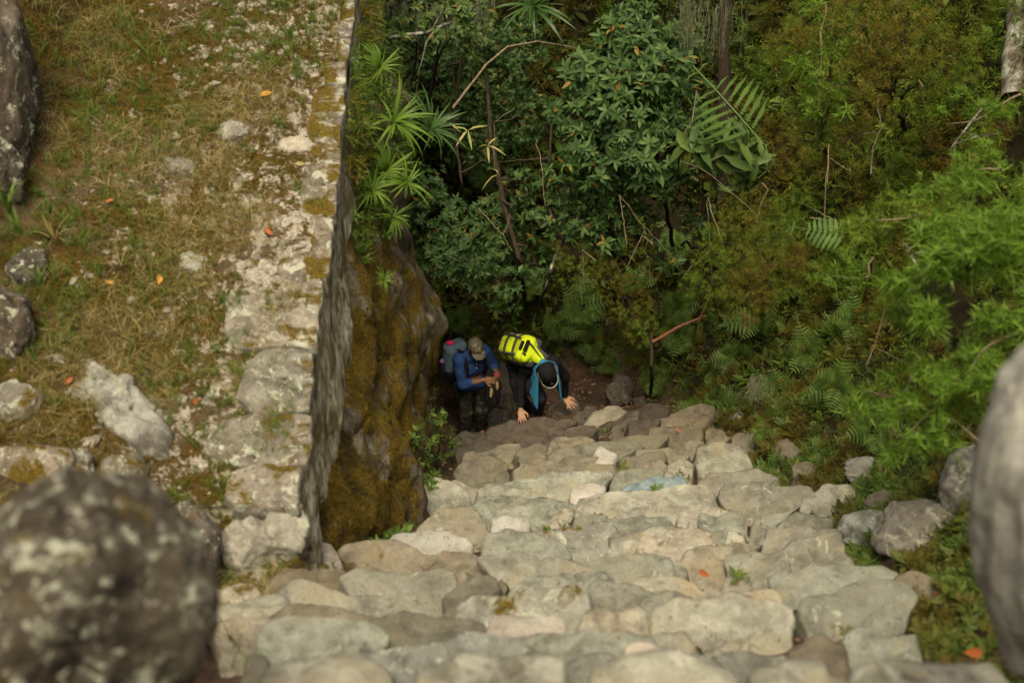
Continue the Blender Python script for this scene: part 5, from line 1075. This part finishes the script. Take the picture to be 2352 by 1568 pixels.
for s in (1, -1):
    an = a1(-.03, .12 * s, .07); V, F = grow([B(an - F1 * .05 - U * .02, an + F1 * .16 - U * .03, .045, .042), B(an, an + U * .08, .05, .05)], .02, *bbox([an - F1 * .1, an + F1 * .22], .12), .01); part('boot', V, F, K_boot, h1)
def capf(L, Mx, s=1., low=.004):
    c = L(0, -.008, .035)
    def fn(p):
        q = (p - c) @ Mx.T; dome = np.maximum(ell(p, c, (.094 * s, .112 * s, .108 * s), Mx), -q[..., 2] + low)
        b = (p - L(0, .10, .030)) @ Mx.T; brim = np.maximum(np.sqrt((b[..., 0] / 1.0) ** 2 + (b[..., 1] / 1.05) ** 2) - .084 * s, np.abs(b[..., 2] + 3.4 * b[..., 0] ** 2 + .12 * b[..., 1]) - .007)
        return smin(dome, brim, .012)
    return nets(fn, c - .23, c + .23, .0075)
V, F = capf(HL, HM); co = part('cap', V, F, K_cap, h1); HU, HF, HR = HM[2], HM[1], HM[0]
pp = [(0, .5), (.12, .16), (.5, .16), (.2, -.06), (.3, -.45), (0, -.2), (-.3, -.45), (-.2, -.06), (-.5, .16), (-.12, .16)]
cc_ = HL(0, .085, .095); nu = HF * .75 + HU * .66; tu = np.cross(HR, nu); Vp = np.array([cc_ + HR * x * .055 + tu * y * .055 + nu * .012 for x, y in pp] + [cc_ + nu * .020]); part('emblem', Vp, [np.array([(i, (i + 1) % 10, 10) for i in range(10)])], K_gold, co)
v, f = tube([wrp[1] + np.array((math.cos(q) * .035, math.sin(q) * .035, .012 * math.sin(q * 2))) for q in np.linspace(0, 6.28, 13)], .006, 5); tag(part('bracelet', v, f, K_pink, h1), 'pink bead bracelet on the wrist')
# his pack
def strap(pts, w=.03, th=.006, n=16, nrm=None):
    K = np.array(pts, float); t = np.linspace(0, 1, n); L = np.linspace(0, 1, len(K)); cv = np.stack([np.interp(t, L, K[:, j]) for j in range(3)], 1)
    for _ in range(3): cv[1:-1] = (cv[:-2] + 2 * cv[1:-1] + cv[2:]) / 4
    tg = np.gradient(cv, axis=0); tg /= np.linalg.norm(tg, axis=1)[:, None]; nn = np.array(nrm, float) if nrm is not None else np.array((0, -1., .3)); sd_ = np.cross(tg, nn); sd_ /= np.linalg.norm(sd_, axis=1)[:, None]; up = np.cross(sd_, tg)
    V = np.stack([cv + sd_ * w / 2 + up * th, cv - sd_ * w / 2 + up * th, cv - sd_ * w / 2 - up * th, cv + sd_ * w / 2 - up * th], 1).reshape(-1, 3); F = [(4 * i + j, 4 * i + (j + 1) % 4, 4 * i + 4 + (j + 1) % 4, 4 * i + 4 + j) for i in range(n - 1) for j in range(4)] + [(0, 1, 2, 3), (4 * n - 4, 4 * n - 1, 4 * n - 2, 4 * n - 3)]
    return V, [np.array(F)]
pc = a1(-.235, -.10, 1.20); PM = np.array((L1, F1, U)); bp = empty('backpack', pc - U * .25, 'blue grey backpack with pink tag and purple bottle, worn by the hiker in blue', 'backpack')
V, F = nets(lambda p: smin(rbox(p, pc, (.155, .105, .25), PM, .08), ell(p, pc - F1 * .07 - U * .08, (.12, .09, .13), PM), .03) + wr(p, 10, .010, 3), pc - .38, pc + .38, .013); part('bag', V, F, K_grey, bp)
v, f = blob(pc + U * .26 - L1 * .06, (.055, .04, .025), 5, .15, 3); part('pull_tab', v, f, K_pink, bp); v, f = tube([pc - L1 * .17 - U * .20 - F1 * .02, pc - L1 * .17 - U * .02 - F1 * .02], .036, 14); bo = part('bottle', v, f, K_metal, bp); v, f = blob(pc - L1 * .17 - F1 * .02, (.038, .038, .03), 1, .02, 3); part('bottle_cap', v, f, K_purple, bo)
v, f = nets(lambda p: rbox(p, pc - U * .2, (.17, .12, .10), PM, .06) + wr(p, 10, .01, 4), pc - .38, pc + .2, .014); part('base_pocket', v, f, K_black, bp)
for s in (1, -1): v, f = strap([a1(-.14, .10 * s, 1.38), a1(-.02, .12 * s, 1.462), a1(.10, .125 * s, 1.38), a1(.145, .13 * s, 1.22), a1(.10, .16 * s, 1.08), a1(-.1, .19 * s, 1.0)], .055, .008, 22, F1 * .8 + U * .6); part('shoulder_strap', v, f, K_black, bp)
# poles held in both hands
for k, (dx, l) in enumerate([((.02, .03), 'trekking pole with cork grip held by the hiker in blue, hand side nearer the rock-free right'), ((-.03, -.06), 'trekking pole with cork grip held lower, nearer the body of the hiker in blue')]):
    t0 = a1(.36 + .02 * k, .17 - .09 * k, 1.16 - .06 * k); dr = -U + F1 * .05 - L1 * (.02 + .10 * k); r0 = empty('trekking_pole', t0 + dr * 1.02, l.replace('hand side nearer the rock-free right', 'the one on the right'), 'trekking pole', 'trekking poles')
    v, f = tube([t0, t0 + dr * 1.0], [.010, .006], 8); part('shaft', v, f, K_metal, r0); v, f = tube([t0 + dr * .02, t0 + dr * .05, t0 + dr * .12, t0 + dr * .15], [.014, .019, .018, .014], 10); part('cork_grip', v, f, K_cork, r0)
    v, f = tube([t0 + dr * .152, t0 + dr * .22, t0 + dr * .34, t0 + dr * .38], [.024, .038, .034, .016], 10, .12); part('grip_sleeve', v, f, K_black, r0); v, f = strap([t0 + dr * .01, t0 + L1 * .06 - U * .08, t0 + L1 * .05 - U * .2, t0 + dr * .12], .016, .003, 14, F1); part('wrist_strap', v, f, K_black, r0)

# ---- crouching hiker, both hands on the step
Q = 1.0265
def b(x, y, z): return np.array((x, y, z)) * Q
hL = hit(1196, 960, stair_z); hR = hit(1306, 938, stair_z)
hL = P(1196, 957, min(depth(hL), 17.25)); hR = P(1303, 930, min(depth(hR), 17.45))
h2 = empty('person', b(.25, 13.0, -11.3), 'crouching hiker in black climbing on hands and feet with a blue towel round the head', 'person')
nk = b(.335, 12.83, -10.30); hc = b(.40, 12.66, -10.33); s1, s2 = b(.20, 12.96, -10.37), b(.48, 12.82, -10.31); pel = b(.12, 13.17, -10.52)
tdir = pel - nk; tdir /= np.linalg.norm(tdir); side = s2 - s1; side -= (side @ tdir) * tdir; side /= np.linalg.norm(side); nup = np.cross(side, -tdir); nup /= np.linalg.norm(nup); nup = np.array((-.22, -.62, .75)); nup -= (nup @ tdir) * tdir; nup /= np.linalg.norm(nup); side = np.cross(nup, tdir); side /= np.linalg.norm(side); side = side * np.sign(side[0])
hU = np.array((.15, -.86, .22)); hFc = np.array((.30, -.15, -.9)); hp2, HL2, HM2 = head_prims(hc, hU, hFc, 1.04)
w1 = hL + np.array((.0, .05, .075)); w2 = hR + np.array((-.03, .06, .085)); e1 = (s1 + w1) / 2 + np.array((-.05, .03, 0)); e2 = (s2 + w2) / 2 + np.array((.07, .03, .03))
fa, ka, ha = b(.30, 12.90, -11.17), b(.33, 12.76, -10.80), b(.16, 13.07, -10.64); fb_, kb, hb = b(.20, 13.22, -11.42), b(.10, 13.0, -11.0), b(.03, 13.15, -10.65)
arm2 = [B(s1, e1, .05, .04), B(e1, w1, .04, .026), B(s2, e2, .05, .04), B(e2, w2, .04, .026)]; leg2 = [B(ha, ka, .08, .055), B(ka, fa, .052, .038), B(hb, kb, .08, .055), B(kb, fb_, .052, .038), B(fa, fa + np.array((.02, -.14, -.03)), .035, .03), B(fb_, fb_ + np.array((.02, -.14, -.03)), .035, .03)]
tor2 = [B(pel - side * .07, pel + side * .07, .11, .11), B((pel + nk) / 2 - side * .07, (pel + nk) / 2 + side * .07, .11, .11), B(s1 + side * .03, s2 - side * .03, .065, .065), B(nk, hc - tdir * 0, .055, .055)]
lo, hi = bbox([s1, s2, e1, e2, w1, w2, fa, fb_, ka, kb, hc, pel], .22); V, F = grow(hp2 + tor2 + arm2 + leg2, .03, lo, hi, .0125)
fd1 = np.array((.02, -.75, -.45)); fd2 = np.array((.28, -.75, -.35)); H1 = hand(w1, hL + np.array((.02, -.08, .0)) - w1, (0, -.35, 1), 1.08, .15, .30, -1); H2 = hand(w2, hR + np.array((.07, -.07, .0)) - w2, (0, -.35, 1), 1.1, .12, .42, -1)
V, F = join([(V, F), H1, H2]); part('body', V, F, skin2, h2)
jk = [B(pel - side * .07, pel + side * .07, .135, .135), B((pel + nk) / 2 - side * .09, (pel + nk) / 2 + side * .09, .13, .13), B(s1 + side * .03, s2 - side * .03, .095, .095)]
for s, e, w in ((s1, e1, w1), (s2, e2, w2)): jk += [B(s, e, .072, .056), B(e, e + (w - e) * .80, .054, .045)]
V, F = grow(jk, .035, lo, hi, .0125, lambda p, d: np.maximum(d + wr(p, 10, .010, 21) + wr(p, 24, .004, 22), -(np.linalg.norm(p - (nk * .4 + hc * .6), axis=-1) - .10))); part('jacket', V, F, K_black, h2)
tk = [B(ha, ka, .105, .082), B(ka, fa + U * .04, .078, .072), B(hb, kb, .10, .08), B(kb, fb_ + U * .04, .078, .07), B(pel - side * .07, pel + side * .07, .125, .125)]
V, F = grow(tk, .03, lo, hi, .0125, lambda p, d: d + wr(p, 9, .014, 24)); part('trousers', V, F, K_navy, h2)
for a in (fa, fb_): V, F = grow([B(a + np.array((0, .06, -.01)), a + np.array((.02, -.17, -.03)), .046, .042), B(a, a + U * .07, .05, .05)], .02, *bbox([a], .26), .011); part('boot', V, F, K_boot, h2)
V, F = capf(HL2, HM2, 1.14, -.035); ca = part('cap', V, F, K_black, h2)
rim = []
for q in np.linspace(-1.9, 1.9, 26):
    x = math.sin(q) * .098; y = .10 + math.cos(q) * .104; rim.append(HL2(x, y, .034 - 3.4 * x * x - .12 * (y - .10)))
v, f = tube(rim, .0055, 6); part('brim_edging', v, f, K_white, ca); v, f = tube([HL2(math.sin(q) * .108, -.012 + math.cos(q) * .130, .040) for q in np.linspace(-1.9, 1.9, 24)], .0055, 5); part('band', v, f, K_tan, ca)
Vd = np.array([HL2(0, .128, .080), HL2(-.02, .137, .060), HL2(0, .140, .038), HL2(.02, .137, .060), HL2(0, .128, .058)]); part('badge', Vd, [np.array([(0, 1, 3), (1, 2, 3), (0, 4, 1), (0, 3, 4), (1, 4, 2), (2, 4, 3)])], K_white, ca)
# towel: a sheet round the back of the head hanging down on both sides
us = np.linspace(-1, 1, 46); vs = np.linspace(0, 1, 26); TVs = []
for v_ in vs:
    for u_ in us:
        q = u_ * 2.0; base = hc + HM2[0] * math.sin(q) * .130 * (1 + .30 * v_) - HM2[1] * math.cos(q) * .125 + HM2[2] * (-.01 + .01 * math.cos(q * 3))
        hang = abs(u_) ** 1.2; drop = v_ * (.0 + .46 * hang); fo = .018 * math.sin(u_ * 16 + v_ * 2) * v_ * hang + .012 * math.sin(u_ * 29) * v_
        TVs.append(base + np.array((0, 0, -drop)) + HM2[0] * fo * 1.2 + np.array((0, fo, 0)) + (-HM2[2]) * .17 * v_ * (1 - hang))
TVs = np.array(TVs); n_ = len(us); a = (np.arange(len(vs) - 1)[:, None] * n_ + np.arange(n_ - 1)[None]).ravel(); o = part('towel', TVs, [np.stack([a, a + 1, a + n_ + 1, a + n_], 1)], K_towel, h2); m = o.modifiers.new('thick', 'SOLIDIFY'); m.thickness = .008
v, f = tube([w2 + np.array((math.cos(q) * .033, math.sin(q) * .03, .02 + .008 * math.sin(q))) for q in np.linspace(0, 6.28, 13)], .010, 6); wt = part('watch', v, f, K_black, h2)
v, f = blob(w2 + np.array((.01, -.035, .03)), (.022, .014, .022), 2, .02, 3); part('watch_face', v, f, K_metal, wt)
v, f = blob(hR + np.array((.02, -.075, .035)), (.006, .006, .005), 2, .02, 2); part('ring', v, f, K_white, h2)
# his pack
pc2 = (pel * .55 + nk * .45) + nup * .19 + side * .045; Mp = np.array((side, -tdir, nup)); bp2 = empty('backpack', pc2 - nup * .13, 'bright yellow backpack with dark grey straps on the back of the crouching hiker', 'backpack')
def a2(x, y, z): return pc2 + side * x - tdir * y + nup * z
V, F = nets(lambda p: smin(rbox(p, pc2, (.17, .27, .12), Mp, .09), rbox(p, a2(0, -.08, .05), (.14, .18, .12), Mp, .09), .04) + wr(p, 8, .010, 31), pc2 - .48, pc2 + .48, .0135); part('bag', V, F, K_yel, bp2)
V, F = nets(lambda p: rbox(p, a2(0, -.03, -.075), (.182, .285, .075), Mp, .06) + wr(p, 12, .006, 32), pc2 - .48, pc2 + .48, .0135); part('side_panel', V, F, K_dgrey, bp2)
for y, z in ((-.20, .165), (-.03, .185), (.12, .150)): v, f = strap([a2(-.185, y, -.06), a2(-.168, y, .08), a2(-.09, y + .015, z), a2(.09, y - .015, z), a2(.168, y, .08), a2(.185, y, -.06)], .034, .006, 26, nup); part('strap', v, f, K_dgrey, bp2)
for s in (-1, 1): v, f = strap([a2(.105 * s, -.29, .02), a2(.112 * s, -.2, .155), a2(.115 * s, 0, .170), a2(.10 * s, .18, .12), a2(.06 * s, .29, .03)], .026, .006, 26, nup); part('strap', v, f, K_dgrey, bp2)
v, f = blob(a2(.02, -.29, .10), (.04, .04, .025), 7, .1, 3); part('red_pull', v, f, K_red, bp2)
v, f = nets(lambda p: rbox(p, a2(.02, .235, .115), (.06, .022, .02), Mp, .018), a2(.02, .235, .115) - .1, a2(.02, .235, .115) + .1, .008); part('carry_handle', v, f, K_black, bp2)
# yellow yoke running over the shoulders towards the neck
yk = [B(a2(-.11, .25, .02), a2(.11, .25, .02), .05, .05), B(a2(0, .2, .03), nk + nup * .07, .075, .06), B(a2(-.07, .24, .02), s1 + nup * .085, .05, .045), B(s1 + nup * .085, e1 * .40 + s1 * .60 + nup * .05 + side * .06 - tdir * .02, .045, .022), B(a2(.07, .24, .02), s2 + nup * .075 - side * .08, .05, .04)]
V, F = grow(yk, .05, *bbox([a2(0, .2, 0), nk, s1, s2, e1], .2), .0125, lambda p, d: np.maximum(d + wr(p, 12, .006, 33), -(np.linalg.norm(p - hc, axis=-1) - .125))); part('yoke', V, F, K_yel, bp2)
for s in (-1, 1): v, f = strap([a2(.06 * s, .27, .085), a2(.075 * s, .34, .065), (s1 if s < 0 else s2) + nup * .135 - side * .05 * s], .022, .006, 14, nup); part('strap', v, f, K_dgrey, bp2)
v, f = nets(lambda p: rbox(p, a2(.03, .31, .09), (.075, .028, .02), Mp, .018), a2(.03, .31, .09) - .11, a2(.03, .31, .09) + .11, .008); part('neck_opening', v, f, K_black, bp2)
v, f = tube([a2(-.17, -.27, -.15), a2(-.17, -.13, -.17)], .052, 16); ro = part('rolled_mat', v, f, K_dgrey, bp2); v, f = tube([a2(-.17, -.30, -.15), a2(-.17, -.28, -.15)], [.045, .048], 16); part('mat_end', v, f, K_black, ro)
v, f = blob(a2(-.10, -.02, -.19), (.07, .06, .05), 9, .3, 4); part('clipped_pouch', v, f, K_tan, bp2); v, f = strap([a2(-.14, .02, -.15), a2(-.15, .0, -.30), a2(-.12, -.03, -.38)], .03, .004, 14, (0, -1, .3)); part('loose_strap', v, f, K_tan, bp2)
for s, sh_, el_ in ((-1, s1, e1), (1, s2, e2)): v, f = strap([a2(.11 * s, .22, -.02), sh_ + nup * .09, sh_ - tdir * .10 - U * .04, sh_ - U * .17 + side * (-.02 * s), a2(.13 * s, -.05, -.2)], .05, .008, 22, nup - tdir); part('shoulder_strap', v, f, K_dgrey, bp2)
# ------------------------------------------------------------------ fallen leaves that one can count
for i, (x, y, s, f, l) in enumerate([(597, 230, .085, terr, 'yellow orange leaf lying upright on the upper terrace'), (625, 549, .075, terr, 'orange red leaf on moss near the wall edge'), (365, 663, .085, terr, 'golden yellow leaf in the middle left of the terrace'), (460, 920, .075, terr, 'orange red leaf above the corner of the wall, right of the arched rock'),
        (265, 660, .05, terr, 'small curled orange leaf left of the golden yellow one'), (170, 873, .06, terr, 'red brown leaf resting against the arched rock'), (245, 475, .05, terr, 'curled orange leaf on the left half of the terrace'), (700, 385, .06, terr, 'pale brown leaf near the kerb stones higher up'), (560, 805, .07, terr, 'twisted orange brown leaf beside the kerb stone'),
        (480, 660, .06, terr, 'narrow cream coloured leaf standing in the terrace grass'), (1629, 1338, .075, stair_z, 'bright orange leaf lying on the steps, right of the middle'), (2208, 1515, .10, stair_z, 'red leaf on the grey stone in the near right corner'), (640, 1318, .11, stair_z, 'pale dry curled leaf at the left edge of the steps'), (1560, 1000, .05, stair_z, 'small brown leaf on the dark upper steps')]):
    c = hit(x, y, f) + np.array((0, 0, .035 if f is terr else .06)); V, F = scatter([leaf(.42, .12, .25)], c[None], np.array([(R.normal(0, .3), -.5, .8)]), np.array([s * 1.35]), tilt=.2)
    m = leaf_mat('fallen_leaf_%d' % i, [(.72, .38, .08), (.72, .38, .08)] if 'ye' in l else [(.62, .55, .35)] * 2 if ('cream' in l or 'pale' in l) else [(.42, .13, .045), (.42, .13, .045)], .2, .6) if i < 4 else None
    if i == 0: ML = {'y': m}
    if i == 1: ML['o'] = m
    if i == 9: pass
    mm = ML['y'] if ('yellow' in l) else (M['paleleaf'] if ('cream' in l or 'pale' in l) else ML['o'])
    o = mesh('fallen_leaf', V, F, mm, smooth=False); rebase(o, c); tag(o, l, 'fallen leaf')
# tidy: parts named as repeats keep Blender's own suffix
